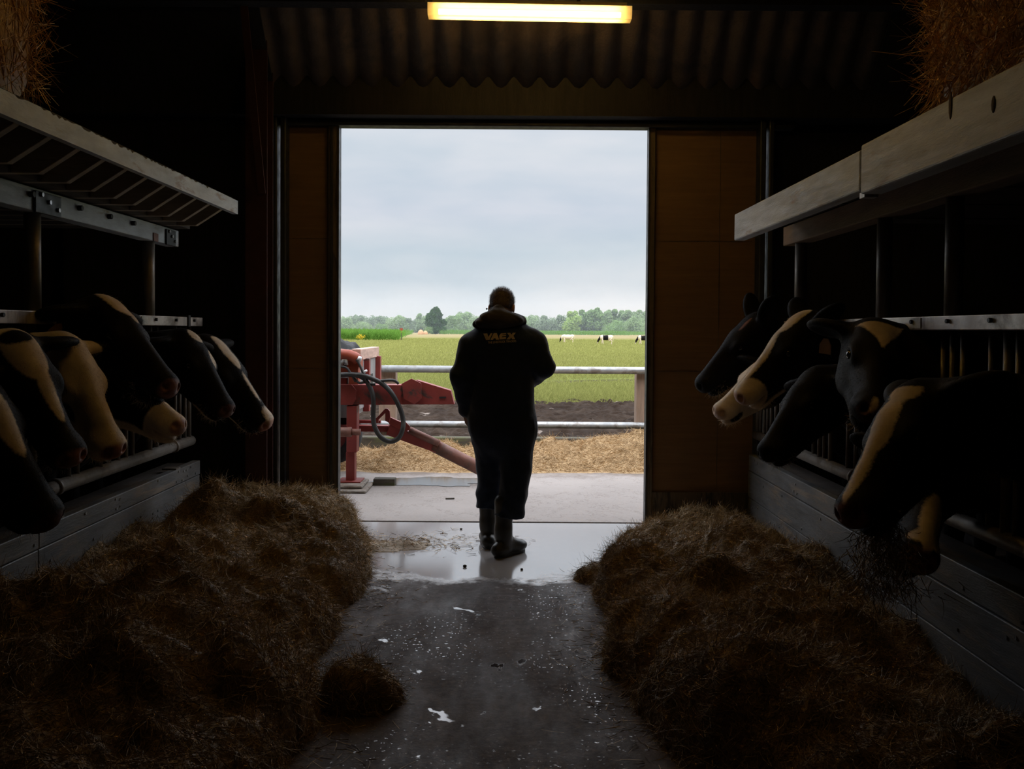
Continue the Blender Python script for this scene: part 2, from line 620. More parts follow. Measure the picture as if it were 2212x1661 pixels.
def ground_material(kind):
    m = bpy.data.materials.new(kind)
    m.use_nodes = True
    t = NT(m.node_tree)
    t.n.clear()
    geo = t.new('ShaderNodeNewGeometry')
    co = geo.outputs['Position']
    sp = t.new('ShaderNodeSeparateXYZ')
    t.l.new(co, sp.inputs[0])
    p = t.new('ShaderNodeBsdfPrincipled')
    p.inputs['Specular IOR Level'].default_value = 0.06
    if kind == 'apron_concrete':
        big = t.noise(co, 0.9, 6, 0.62)
        fine = t.noise(co, 42, 6, 0.75)
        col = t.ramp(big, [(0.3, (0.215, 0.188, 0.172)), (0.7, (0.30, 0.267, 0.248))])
        col = t.mix(t.ramp(fine, [(0.3, 0.0), (0.7, 0.6)]), col, (0.34, 0.315, 0.30))
        # muddy drag towards the hay strip
        md = t.math('ADD', sp.outputs[1], t.math('MULTIPLY', t.math('SUBTRACT', t.noise(co, 2.6, 6, 0.7), 0.5), 1.6))
        col = t.mix(t.ramp(t.math('MULTIPLY', md, 0.1), [(0.905, 0.0), (0.945, 0.8)]), col, (0.135, 0.105, 0.085))
        # hairline crack
        cr = t.noise(t.mapping(co, (1, 1, 1), (4, 0, 0)), 1.1, 7, 0.7)
        crm = t.math('ABSOLUTE', t.math('SUBTRACT', cr, 0.5))
        col = t.mix(t.ramp(crm, [(0.0, 0.55), (0.006, 0.0)]), col, (0.12, 0.10, 0.09))
        rough, bs, bd = 0.85, 60, 0.004
    elif kind == 'churned_mud':
        big = t.noise(co, 1.4, 6, 0.65)
        col = t.ramp(big, [(0.3, (0.016, 0.010, 0.007)), (0.55, (0.036, 0.024, 0.017)), (0.75, (0.068, 0.049, 0.037))])
        col = t.mix(t.ramp(t.noise(t.mapping(co, (0.5, 1, 1)), 3.3, 3), [(0.68, 0.0), (0.73, 1.0)]), col, (0.24, 0.20, 0.175))
        rough, bs, bd = 0.8, 9, 0.12
    else:
        big = t.noise(t.mapping(co, (1, 0.35, 1)), 0.22, 5, 0.6)
        mid = t.noise(t.mapping(co, (1, 0.25, 1)), 1.5, 5, 0.65)
        col = t.ramp(big, [(0.3, (0.15, 0.143, 0.044)), (0.7, (0.20, 0.183, 0.062))])
        col = t.mix(t.ramp(mid, [(0.35, 0.0), (0.7, 0.6)]), col, (0.145, 0.165, 0.04))
        # lusher strip near the yard
        e = t.math('ADD', sp.outputs[1], t.math('MULTIPLY', t.math('SUBTRACT', t.noise(co, 0.5, 5, 0.6), 0.5), 8.0))
        col = t.mix(t.ramp(t.math('MULTIPLY', e, 0.02), [(0.45, 0.9), (0.72, 0.0)]), col, (0.105, 0.15, 0.032))
        # dry seed heads along the far side
        col = t.mix(t.ramp(t.math('MULTIPLY', sp.outputs[1], 0.005), [(0.80, 0.0), (0.97, 0.6)]), col, (0.27, 0.205, 0.11))
        # bare cattle track
        tr = t.math('ABSOLUTE', t.math('SUBTRACT', t.math('ADD', sp.outputs[1], t.math('MULTIPLY', t.math('SUBTRACT', t.noise(co, 0.7, 5, 0.6), 0.5), 3.0)),
                                       t.math('MULTIPLY_ADD', sp.outputs[0], 0.55, 25.7)))
        trm = t.math('MULTIPLY', t.ramp(tr, [(0.45, 1.0), (1.0, 0.0)]), t.ramp(t.math('MULTIPLY', sp.outputs[0], 0.2), [(0.10, 0.0), (0.30, 1.0)]))
        col = t.mix(trm, col, (0.04, 0.031, 0.024))
        rough, bs, bd = 0.95, 9, 0.05
    t.put(p.inputs['Base Color'], col)
    p.inputs['Roughness'].default_value = rough
    b = t.new('ShaderNodeBump')
    b.inputs['Distance'].default_value = bd
    b.inputs['Strength'].default_value = 0.6
    t.put(b.inputs['Height'], t.noise(co, bs, 6, 0.7))
    t.l.new(b.outputs[0], p.inputs['Normal'])
    o = t.new('ShaderNodeOutputMaterial')
    t.l.new(p.outputs[0], o.inputs[0])
    return m


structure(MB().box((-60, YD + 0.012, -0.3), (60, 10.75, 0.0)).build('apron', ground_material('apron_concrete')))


def grid(x0, x1, y0, y1, nx, ny, hf):
    X, Y = np.meshgrid(np.linspace(x0, x1, nx + 1), np.linspace(y0, y1, ny + 1))
    P = np.column_stack([X.ravel(), Y.ravel()])
    Z = hf(P)
    i = np.arange(ny)[:, None] * (nx + 1) + np.arange(nx)[None, :]
    i = i.ravel()
    return np.column_stack([P, Z]), np.column_stack([i, i + 1, i + nx + 2, i + nx + 1])


V, Fc = grid(-6, 6, 10.75, 19.4, 340, 260, lambda P: -0.03 + 0.07 * fnoise(P, 2.2, 1, 4) + 0.085 * fnoise(P, 7, 2, 3))
structure(put('mud', V, Fc, ground_material('churned_mud'), smooth=True))
m_field = ground_material('pasture')


def field_h(P):
    d = np.clip((P[:, 1] - 17.6) / 2.4, 0, 1)
    return -0.32 + 0.31 * d + 0.05 * fnoise(P, 0.35, 3, 4) * d


V, Fc = grid(-30, 30, 16.5, 60, 200, 180, field_h)
structure(put('pasture_near', V, Fc, m_field, smooth=True))
structure(MB().add([(-900, 59.5, -0.02), (900, 59.5, -0.02), (900, 1500, -0.02), (-900, 1500, -0.02)], [(0, 1, 2, 3)]).build('pasture_far', m_field))
structure(MB().add([(-900, 10.7, -0.25), (900, 10.7, -0.25), (900, 60, -0.25), (-900, 60, -0.25)], [(0, 1, 2, 3)]).build('ground', m_field))
# ================================================================= THINGS OUTSIDE
m_red = pmat('red_paint', (0.22, 0.036, 0.030), 0.55, var=0.25, vscale=4, bump=0.1, stain=(0.055, 0.038, 0.033), stain_scale=3.2, stain_at=(0.60, 0.66))
m_oran = pmat('orange_red_paint', (0.31, 0.06, 0.028), 0.5, var=0.2, vscale=5, bump=0.08, stain=(0.12, 0.05, 0.04), stain_at=(0.62, 0.7))
m_rust = pmat('rusty_steel', (0.20, 0.088, 0.065), 0.6, 0.2, vscale=7, bump=0.2, stain=(0.13, 0.07, 0.055), stain_scale=5)
m_gal = pmat('galvanised_pipe', (0.36, 0.37, 0.38), 0.45, 0.55, vscale=6, bump=0.06, stain=(0.23, 0.215, 0.20), stain_scale=6)
m_post = pmat('weathered_post', (0.24, 0.165, 0.12), 0.85, vscale=5, stretch=(6, 6, 0.7), bump=0.4)
m_block = pmat('weathered_block', (0.24, 0.21, 0.18), 0.85, vscale=5, stretch=(1, 6, 6), bump=0.4, stain=(0.10, 0.075, 0.055))
m_sleep = pmat('mossy_sleeper', (0.075, 0.065, 0.05), 0.9, vscale=4, stretch=(0.8, 5, 5), bump=0.5, stain=(0.09, 0.10, 0.04), stain_scale=2)
m_board = pmat('grey_board', (0.27, 0.265, 0.265), 0.85, vscale=4, stretch=(6, 6, 0.6), bump=0.35)
m_pink = pmat('bare_wood_rail', (0.55, 0.38, 0.31), 0.8, vscale=5, stretch=(6, 1, 6), bump=0.2)
m_tarp = pmat('black_sheet', (0.010, 0.010, 0.0105), 0.5, vscale=4, bump=0.25, bscale=12, spec=0.06)
m_hose = pmat('black_hose', (0.022, 0.021, 0.020), 0.55, bump=0.1)
m_tyre = pmat('tyre_rubber', (0.03, 0.03, 0.032), 0.8, bump=0.3)
m_white = pmat('white_metal_clip', (0.62, 0.63, 0.64), 0.4, 0.3, bump=0)

# ---- pipe fence along the pasture
YF = 11.0
fence = thing('pipe_fence', 'galvanised two-pipe fence with brown wooden posts between yard and pasture', 'fence', (0.1, YF, 0))
za, zb_ = at(1100, 798.5, YF).z, at(1100, 917.5, YF).z
xa = at(819, 797, YF).x
MB().tube([(xa, YF, za), (6, YF, za)], 0.042, 16).build('top_pipe', m_gal, fence, True)
MB().tube([(-3.2, YF, zb_), (6, YF, zb_)], 0.040, 16).build('lower_pipe', m_gal, fence, True)
for px0, px1 in ((820, 856), (1373, 1410)):
    x0, x1 = at(px0, 850, YF + 0.12).x, at(px1, 850, YF + 0.12).x
    MB().box((x0, YF + 0.055, -0.2), (x1, YF + 0.24, za - 0.03)).build('post', m_post, fence, bevel=0.01)
for xx in (-3.0, 3.6):
    MB().box((xx, YF + 0.055, -0.2), (xx + 0.2, YF + 0.24, za - 0.03)).build('post', m_post, fence, bevel=0.01)
tag(MB().box((-5, 10.72, -0.1), (5, 10.88, 0.20)).build('kerb_sleeper', m_sleep, bevel=0.015),
    'long dark mossy sleeper edging the yard behind the outdoor hay strip', 'sleeper')

# ---- red trailer with drawbar
YT = 8.42


def tp(x, y, Y=YT):                  # point of the drawbar crop (340 px shown over 1129)
    return at(720 + 0.3012 * x, 620 + 0.3012 * y, Y)


def plate(pts, Y, d):
    return MB().prism([tp(x, y, Y) for x, y in pts], (0, d, 0))


tr = thing('farm_trailer', 'red farm trailer with drawbar, hoses and support leg outside left of the doorway', 'trailer', (-1.6, YT, 0))
zt0, zt1 = tp(0, 842).z, tp(0, 698).z
xe = tp(487, 770).x
MB().box((-3.2, YT, zt0), (xe, YT + 0.16, zt1)).build('drawbar_beam', m_red, tr, bevel=0.006)
plate([(485, 698), (600, 668), (842, 742), (868, 842), (485, 842)], YT + 0.02, 0.12).build('drawbar_nose', m_red, tr, bevel=0.004)
plate([(760, 788), (808, 786), (808, 797), (760, 799)], YT + 0.012, 0.01).build('slot', m_hose, tr)
plate([(492, 692), (560, 656), (630, 690), (632, 800), (582, 842), (505, 803)], YT - 0.018, 0.02).build('cheek_plate', m_red, tr, bevel=0.003)
plate([(-160, 698), (130, 698), (163, 738), (163, 802), (138, 846), (-160, 846)], YT - 0.018, 0.02).build('cheek_plate', m_red, tr, bevel=0.003)
# support leg
leg = MB().box((tp(98, 0).x, YT - 0.01, tp(0, 1185).z), (tp(172, 0).x, YT + 0.14, tp(0, 850).z)).build('support_leg', m_red, tr, bevel=0.006)
MB().box((tp(92, 0).x, YT + 0.01, tp(0, 1392).z), (tp(155, 0).x, YT + 0.12, tp(0, 1185).z)).build('leg_tube', m_red, leg, bevel=0.004)
MB().box((tp(40, 0).x, YT - 0.06, tp(0, 1396).z), (tp(205, 0).x, YT + 0.19, tp(0, 1388).z)).build('foot_plate', m_red, leg)
MB().box((tp(108, 0).x, YT + 0.02, tp(0, 700).z), (tp(178, 0).x, YT + 0.14, tp(0, 500).z)).build('upright', m_oran, tr, bevel=0.006)
MB().box((tp(96, 0).x, YT + 0.01, tp(0, 575).z), (tp(196, 0).x, YT + 0.15, tp(0, 505).z)).build('collar', m_oran, tr, bevel=0.006)
MB().tube([tp(-60, 480), tp(48, 482), tp(110, 488), tp(160, 508), tp(182, 530)], 0.052, 14).build('curved_pipe', m_oran, tr, True)
MB().tube([tp(176, 515, YT - 0.03), tp(200, 522, YT - 0.03)], 0.03, 10).build('pipe_end', m_white, tr, True)
MB().box((tp(-100, 0).x, YT + 0.05, tp(0, 640).z), (tp(100, 0).x, YT + 0.13, tp(0, 580).z)).build('side_bracket', m_oran, tr, bevel=0.004)
MB().box((tp(-100, 0).x, YT + 0.06, tp(0, 700).z), (tp(90, 0).x, YT + 0.12, tp(0, 655).z)).build('side_bracket', m_red, tr, bevel=0.004)
MB().tube([tp(50, 560, YT - 0.02), tp(72, 525, YT - 0.02), tp(92, 520, YT - 0.02), tp(92, 560, YT - 0.02)], 0.02, 8).build('light_bracket', m_white, tr, True)
# lower frame and hitch arm
Y2 = YT + 0.25
MB().box((-3.2, Y2, tp(0, 1035, Y2).z), (tp(400, 0, Y2).x, Y2 + 0.02, tp(0, 992, Y2).z)).box(
    (-3.2, Y2 - 0.05, tp(0, 1000, Y2).z), (tp(400, 0, Y2).x, Y2 + 0.08, tp(0, 990, Y2).z)).build('lower_channel', m_red, tr)
MB().box((-3.2, Y2 + 0.1, tp(0, 985, Y2).z), (tp(330, 0, Y2).x, Y2 + 0.16, tp(0, 962, Y2).z)).build('lower_rail', m_red, tr)
MB().beam(tp(395, 1020, Y2), tp(750, 1150, Y2), 0.09, 0.10).build('hitch_arm', m_red, tr, bevel=0.006)
MB().tube([tp(720, 1135, Y2), tp(1130, 1342, Y2)], 0.062, 14).build('hitch_pipe', m_rust, tr, True)
MB().tube([tp(545, 1025, Y2 - 0.04), tp(760, 1125, Y2 - 0.04)], 0.035, 10).build('ram', m_rust, tr, True)
plate([(398, 930), (520, 985), (548, 1020), (520, 1040), (400, 985)], Y2 - 0.07, 0.05).build('hinge_plate', m_red, tr, bevel=0.003)
plate([(300, 945), (318, 930), (372, 872), (388, 872), (404, 890), (408, 935), (400, 975), (372, 960), (372, 905), (325, 950), (320, 975), (302, 970)],
      Y2 - 0.10, 0.03).build('lock_lever', m_red, tr, bevel=0.003)
plate([(500, 950), (550, 1000), (548, 1028), (505, 1010)], Y2 - 0.09, 0.02).build('gusset', m_red, tr)
MB().tube([tp(30, 1040, YT - 0.12), tp(130, 1040, YT - 0.12)], 0.045, 12).tube([tp(130, 1040, YT - 0.12), tp(195, 1041, YT - 0.12)], 0.03, 10).build('crank_spindle', m_rust, tr, True)


def hose(pts, r, name='hose', mat=None, Y=YT - 0.05):
    P = [tp(x, y, Y - 0.012 * (i % 3)) for i, (x, y) in enumerate(pts)]
    Q = []
    for i in range(len(P) - 1):
        p0, p1, p2, p3 = P[max(i - 1, 0)], P[i], P[i + 1], P[min(i + 2, len(P) - 1)]
        for k in range(6):
            t = k / 6
            Q.append(0.5 * ((2 * p1) + (p2 - p0) * t + (2 * p0 - 5 * p1 + 4 * p2 - p3) * t * t + (3 * p1 - p0 - 3 * p2 + p3) * t ** 3))
    Q.append(P[-1])
    return MB().tube(Q, r, 8).build(name, mat or m_hose, tr, True)


hose([(-40, 640), (60, 630), (150, 628), (225, 660), (268, 730), (288, 810), (286, 920), (296, 1000), (340, 1075), (405, 1108), (465, 1085), (497, 1020),
      (500, 950), (478, 870), (425, 770), (360, 700), (290, 662), (200, 632), (100, 628)], 0.022)
hose([(168, 520), (195, 570), (222, 640), (245, 690), (300, 700)], 0.012)
hose([(50, 570), (95, 580), (125, 620), (160, 680)], 0.011)
hose([(320, 676), (400, 668), (440, 672), (466, 692)], 0.013)
hose([(140, 640), (165, 670), (190, 688), (230, 680)], 0.012)
hose([(180, 630), (212, 628), (226, 605), (238, 600)], 0.011, 'hook', m_white)
# body with end board
bx0 = -1.39
MB().box((-4.2, 8.62, 0.62), (bx0 - 0.08, 10.0, 1.16)).build('body', m_board, tr)
eb = MB().box((bx0 - 0.05, 8.6, 0.70), (bx0, 9.75, 1.19)).build('end_board', m_board, tr, bevel=0.004)
MB().box((bx0 - 0.07, 8.57, 1.16), (bx0 + 0.015, 9.78, 1.265)).build('top_rail', m_pink, tr, bevel=0.006)
for yy in (8.86, 9.62):
    MB().box((bx0 - 0.01, yy, 0.66), (bx0 + 0.05, yy + 0.09, 1.17)).build('stake', m_red, tr, bevel=0.005)
MB().box((bx0 - 0.01, 9.2, 0.86), (bx0 + 0.004, 9.42, 1.0)).build('hole', m_hose, tr)
# black sheet over the load
V, Fc = grid(-4.2, bx0 - 0.06, 8.58, 10.0, 110, 80, lambda P: 1.15 + 0.20 * np.clip((-1.42 - P[:, 0]) / 0.5, 0, 1) * np.clip((P[:, 1] - 8.4) / 0.5, 0.25, 1)
             + 0.15 * np.abs(fnoise(P, 3.6, 8, 2)) - 0.12 * np.abs(fnoise(P * np.array([1.0, 0.5]), 5.5, 9, 2)))
so = put('load_sheet', V, Fc, m_tarp, tr, smooth=True)
so.modifiers.new('thick', 'SOLIDIFY').thickness = 0.012
# tyre
cw = at(718, 938, 8.85)
wl = MB()
V, Fc = [], []
prof_t = [(0.15, -0.09), (0.24, -0.11), (0.275, -0.09), (0.285, 0.0), (0.275, 0.09), (0.24, 0.11), (0.15, 0.09)]
na = 40
for i in range(na):
    a = 2 * math.pi * i / na
    for r, o in prof_t:
        V.append((cw.x + r * math.cos(a), cw.y + o, cw.z + r * math.sin(a)))
k = len(prof_t)
for i in range(na):
    j = (i + 1) % na
    for q in range(k - 1):
        Fc.append((i * k + q, j * k + q, j * k + q + 1, i * k + q + 1))
tyre = wl.add(V, Fc).build('tyre', m_tyre, tr, True)
MB().tube([(cw.x, cw.y - 0.07, cw.z), (cw.x, cw.y + 0.07, cw.z)], 0.155, 24).build('rim', m_red, tyre, False)
wheel_drop = cw.z - 0.285
MB().box((cw.x - 0.05, cw.y + 0.1, cw.z - 0.05), (cw.x + 0.05, cw.y + 0.5, zt0)).build('axle', m_red, tr)

# ---- timber blocks under the leg, and one beside the puddle
zf = tp(0, 1396).z
b1 = MB().box((tp(-140, 0).x, 8.20, zf * 0.52), (tp(262, 0).x - 0.03, 8.62, zf - 0.001)).build('timber_block', m_block, bevel=0.012)
tag(b1, 'grey cracked timber block directly under the red foot plate of the trailer leg', 'timber block')
b2 = MB().box((tp(-150, 0).x, 8.12, 0.0), (tp(290, 0).x - 0.02, 8.60, zf * 0.51)).build('timber_block', m_block, bevel=0.012)
tag(b2, 'lower dark-sided timber block lying on the yard concrete below another block', 'timber block')
pa, pb = atz(806, 1049), atz(853, 1049)
b3 = MB().box((pa.x, pa.y, 0), (pb.x, pa.y + 0.12, 0.062)).build('timber_block', m_sleep, bevel=0.006)
tag(b3, 'small loose dark wooden block standing at the edge of the puddle', 'timber block')

# ---- puddle on the yard
m_water = bpy.data.materials.new('puddle_water')
m_water.use_nodes = True
pw = m_water.node_tree.nodes['Principled BSDF']
pw.inputs['Base Color'].default_value = (0.05, 0.05, 0.05, 1)
pw.inputs['Roughness'].default_value = 0.12
pw.inputs['Specular IOR Level'].default_value = 0.9
c = atz(925, 1040)
V = [(c.x, c.y, 0.004)]
nn = 72
for i in range(nn):
    a = 2 * math.pi * i / nn
    r = 1 + 0.35 * mnoise.noise(Vector((math.cos(a) * 1.7, math.sin(a) * 1.7, 3.3))) + 0.18 * mnoise.noise(Vector((math.cos(a) * 6, math.sin(a) * 6, 1.3)))
    V.append((c.x + 0.58 * r * math.cos(a), c.y + 0.26 * r * math.sin(a), 0.004))
pud = put('puddle', V, [(0, 1 + i, 1 + (i + 1) % nn) for i in range(nn)], m_water)
tag(pud, 'shallow sky-reflecting puddle on the yard concrete by the trailer', 'puddle')
# stick and dung crumbs
for (px, py, L, lab) in ((972, 1079, 0.075, 'short dark stick lying on the pale yard concrete left of the person'), ):
    q = atz(px, py)
    tag(MB().tube([(q.x - L / 2, q.y, 0.008), (q.x + L / 2, q.y + 0.01, 0.008)], 0.007, 6).build('stick', m_sleep), lab, 'stick')

# ---- tree line and single trees


def leaf_mat(name, c, tr=0.35):
    m = bpy.data.materials.new(name)
    m.use_nodes = True
    t = NT(m.node_tree)
    t.n.clear()
    at_ = t.new('ShaderNodeAttribute', attribute_name='tone')
    tone = at_.outputs['Fac']
    col = t.ramp(tone, [(0.0, tuple(v * 0.72 for v in c)), (1.0, tuple(min(1, v * 1.28) for v in c))])
    d = t.new('ShaderNodeBsdfDiffuse')
    t.put(d.inputs[0], col)
    tl = t.new('ShaderNodeBsdfTranslucent')
    t.put(tl.inputs[0], col)
    mx = t.new('ShaderNodeMixShader')
    mx.inputs[0].default_value = tr
    t.l.new(d.outputs[0], mx.inputs[1])
    t.l.new(tl.outputs[0], mx.inputs[2])
    o = t.new('ShaderNodeOutputMaterial')
    t.l.new(mx.outputs[0], o.inputs[0])
    return m


LEAF = {'grey': leaf_mat('leaf_grey_green', (0.22, 0.29, 0.18), 0.45), 'mid': leaf_mat('leaf_mid_green', (0.21, 0.32, 0.13), 0.45),
        'lime': leaf_mat('leaf_lime_green', (0.33, 0.46, 0.14), 0.45), 'dark': leaf_mat('leaf_dark_green', (0.05, 0.11, 0.035)),
        'soft': leaf_mat('leaf_soft_green', (0.26, 0.36, 0.18), 0.45)}
m_bark = pmat('bark', (0.12, 0.10, 0.08), 0.9, bump=0.3)


def cards(P, size, rng, nrm=None):
    """little leaf-clump quads at points"""
    N = len(P)
    a = rng.normal(size=(N, 3))
    if nrm is not None: a = a * 0.7 + nrm
    a /= np.linalg.norm(a, axis=1, keepdims=True)
    b = np.cross(a, rng.normal(size=(N, 3)))
    b /= np.linalg.norm(b, axis=1, keepdims=True) + 1e-9
    c = np.cross(a, b)
    s = size[:, None]
    V = np.stack([P + b * s, P + c * s * 0.7, P - b * s, P - c * s * 0.7], axis=1).reshape(-1, 3)
    i = np.arange(N)[:, None] * 4
    return V, np.concatenate([i, i + 1, i + 2, i + 3], axis=1)


def add_tone(me, vals):
    a = me.attributes.new('tone', 'FLOAT', 'POINT')
    a.data.foreach_set('value', np.asarray(vals, dtype=np.float32))


def tree(px, top, width_px, Y, kind, label, group, base_z=0.0, shape='round', n=5200):
    rng = np.random.default_rng(int(px * 7 + top))
    b = at(px, 718, Y)
    H = at(px, top, Y).z - base_z
    Wd = width_px / F * Y * 0.58
    blobs = []
    for i in range(26):
        t = rng.uniform(0.08, 0.90)
        prof = (math.sin(math.pi * min(1, 0.12 + t * 0.86)) ** 0.6) if shape == 'round' else (1.15 - t) * (0.5 + t) / 0.66
        a = rng.uniform(0, 6.28)
        rr = Wd * prof * rng.uniform(0.25, 0.8)
        s = Wd * rng.uniform(0.34, 0.52) * max(0.5, prof)
        blobs.append((b.x + rr * math.cos(a), b.y + rr * math.sin(a), base_z + t * (H - s * 0.8) + s * 0.1, s))
    P, Nn = [], []
    per = n // len(blobs)
    for (x, y, z, s) in blobs:
        d = rng.normal(size=(per, 3))
        d /= np.linalg.norm(d, axis=1, keepdims=True)
        r = s * rng.uniform(0.70, 1.12, size=(per, 1))
        P.append(np.array([x, y, z]) + d * r)
        Nn.append(d)
    P, Nn = np.concatenate(P), np.concatenate(Nn)
    P[:, 2] = np.maximum(P[:, 2], base_z + 0.3)
    V, Fc = cards(P, rng.uniform(0.022, 0.045, len(P)) * H, rng, Nn)
    root = thing('tree', label, 'tree', (b.x, b.y, base_z), group)
    o = put('crown', V, Fc, LEAF[kind], root)
    add_tone(o.data, np.repeat(np.clip(0.5 + 0.45 * fnoise(P, 0.6, px, 2) + rng.uniform(-0.2, 0.2, len(P)), 0, 1), 4))
    MB().tube([(b.x, b.y, base_z - 0.2), (b.x, b.y, base_z + H * 0.6)], [H * 0.03, H * 0.012], 7).build('trunk', m_bark, root, True)
    return root


GT = 'distant trees beyond the pasture'
for (px, top, w, Y, kind, lab) in (
        (744, 681, 46, 400, 'soft', 'round pale tree at the left edge of the doorway view, far tree line'),
        (771, 678, 44, 420, 'grey', 'grey-green tree, second from the left door edge in the far tree line'),
        (800, 678, 48, 430, 'grey', 'broad grey-green tree behind the small pale shrub of the left tree line'),
        (786, 692, 36, 370, 'soft', 'low pale shrubby tree in front of the left tree line'),
        (829, 679, 40, 415, 'grey', 'grey-green tree midway between the left door edge and the lone tree'),
        (822, 696, 26, 360, 'mid', 'small green tree low in front of the left tree line'),
        (856, 677, 46, 400, 'soft', 'tall domed tree above the orange field marker'),
        (878, 684, 34, 405, 'grey', 'sloping-topped tree just right of the domed tree above the field marker'),
        (898, 684, 30, 420, 'grey', 'thin grey tree at the dip in the skyline left of the lone tree'),
        (915, 674, 38, 410, 'soft', 'pale tree directly behind the left flank of the lone tree'),
        (978, 679, 48, 390, 'mid', 'green rounded tree just right of the lone dark tree'),
        (1002, 671, 52, 410, 'soft', 'pale domed tree behind the left shoulder of the person'),
        (1030, 680, 40, 400, 'soft', 'tree half hidden behind the hood, left of the head'),
        (1070, 684, 50, 410, 'grey', 'tree hidden behind the neck of the person'),
        (1122, 680, 40, 400, 'soft', 'tree at the right side of the neck of the person'),
        (1150, 678, 44, 410, 'soft', 'pale tree just above the right shoulder of the person'),
        (1180, 679, 40, 405, 'grey', 'low grey tree right of the shoulder, left half of the dark grove'),
        (1208, 677, 46, 400, 'grey', 'dark grey round tree left of the lime green one'),
        (1237, 667, 34, 380, 'lime', 'lime green tree, brightest of the right grove'),
        (1262, 664, 40, 385, 'mid', 'tall green tree just right of the lime green one'),
        (1290, 659, 40, 385, 'mid', 'tallest pointed tree of the right grove'),
        (1313, 665, 40, 390, 'soft', 'pale tree just right of the tallest one in the right grove'),
        (1336, 664, 40, 392, 'mid', 'green tree above the grazing pied cow, right grove'),
        (1330, 689, 50, 350, 'mid', 'low bushy tree in front of the right grove'),
        (1358, 664, 38, 390, 'soft', 'narrow pale tree, second from the right door edge'),
        (1372, 684, 46, 345, 'soft', 'low pale bushy tree in front at the right door edge'),
        (1386, 664, 44, 385, 'soft', 'tree at the right door edge, tall pale crown')):
    tree(px, top, w, Y, kind, lab, GT)
tree(941, 657, 39, 300, 'dark', 'lone dark green egg-shaped tree standing in front of the tree line', GT, shape='egg', n=9000)
tree(926, 704, 22, 292, 'mid', 'small green bush at the foot of the lone dark tree', GT, n=1200)

# hedge bank closing the skyline below the crowns
rng = np.random.default_rng(5)
P = np.column_stack([rng.uniform(-110, 80, 26000), rng.uniform(425, 445, 26000), rng.uniform(0, 1, 26000) ** 0.7 * 5.2])
V, Fc = cards(P, rng.uniform(0.3, 0.6, len(P)), rng)
o = put('hedge', V, Fc, LEAF['grey'])
add_tone(o.data, np.repeat(np.clip(0.45 + 0.5 * fnoise(P, 0.15, 2, 3), 0, 1), 4))
tag(o, 'continuous low leafy hedge closing the horizon under the trees', 'hedge', kind='stuff')

# maize
m_maize = leaf_mat('maize_leaf', (0.125, 0.25, 0.045), 0.4)
rng = np.random.default_rng(6)


def maize(n, xf, y0, y1):
    Y = rng.uniform(0, 1, n) ** 1.7 * (y1 - y0) + y0
    lo, hi = xf(Y)
    X = lo + rng.uniform(0, 1, n) * (hi - lo)
    B = np.column_stack([X, Y, rng.uniform(0.0, 0.8, n)])
    D = rng.normal(size=(n, 3)) * np.array([0.35, 0.35, 0.2]) + np.array([0, 0, 1])
    D /= np.linalg.norm(D, axis=1, keepdims=True)
    return strands(B, D, rng.uniform(0.5, 0.85, n), rng.uniform(0.06, 0.13, n), 0.5, rng, 2)


V1, F1 = maize(30000, lambda Y: (-0.30 * Y, np.interp(Y, [122, 140, 300], [-14.5, -16.5, -31.0])), 122, 300)
o = put('maize_crop', V1, F1, m_maize)
add_tone(o.data, rng.uniform(0.1, 1.0, len(V1)))
tag(o, 'bright green maize crop at the left of the pasture', 'maize', kind='stuff')
V1, F1 = maize(16000, lambda Y: (-22 + 0 * Y, np.interp(Y, [290, 345], [36.0, 62.0])), 292, 345)
o = put('maize_crop', V1, F1, m_maize)
add_tone(o.data, rng.uniform(0.1, 1.0, len(V1)))
tag(o, 'thin far green maize strip right of the lone tree', 'maize', kind='stuff')

# orange marker, orange heaps, yellow weeds
q = at(867, 735, 128)
r = thing('field_marker', 'orange topped dark marker post standing at the maize edge', 'marker post', (q.x, q.y, 0))
MB().tube([(q.x, q.y, -0.1), (q.x, q.y, 0.95)], 0.06, 8).build('post', m_sleep, r)
MB().box((q.x - 0.2, q.y - 0.03, 1.30), (q.x + 0.2, q.y + 0.03, 1.62)).tube([(q.x, q.y, 0.9), (q.x, q.y, 1.32)], 0.03, 6).build('panel', m_oran, r)
m_heap = pmat('orange_heap', (0.52, 0.30, 0.16), 0.9)
for (px, w, h, lab) in ((909, 0.9, 1.2, 'left pale orange heap in the field beside the lone tree'), (919, 0.7, 0.9, 'right, lower pale orange heap beside the lone tree')):
    q = at(px, 722, 270 + (px - 909) * 0.5)
    tag(MB().ball((q.x, q.y, 0.2), (w, 0.9, h), 14, 9).build('straw_heap', m_heap, smooth=True), lab, 'heap', 'orange heaps in the field')
q = at(779, 731, 121)
P = np.array([q.x, q.y, 0.4]) + rng.normal(size=(220, 3)) * np.array([0.28, 0.2, 0.16])
V, Fc = cards(P, rng.uniform(0.04, 0.09, len(P)), rng)
o = put('yellow_weeds', V, Fc, leaf_mat('yellow_bloom', (0.60, 0.46, 0.05)))
add_tone(o.data, rng.uniform(0, 1, len(V)))
tag(o, 'small clump of yellow flowering weeds before the maize', 'weeds', kind='stuff')

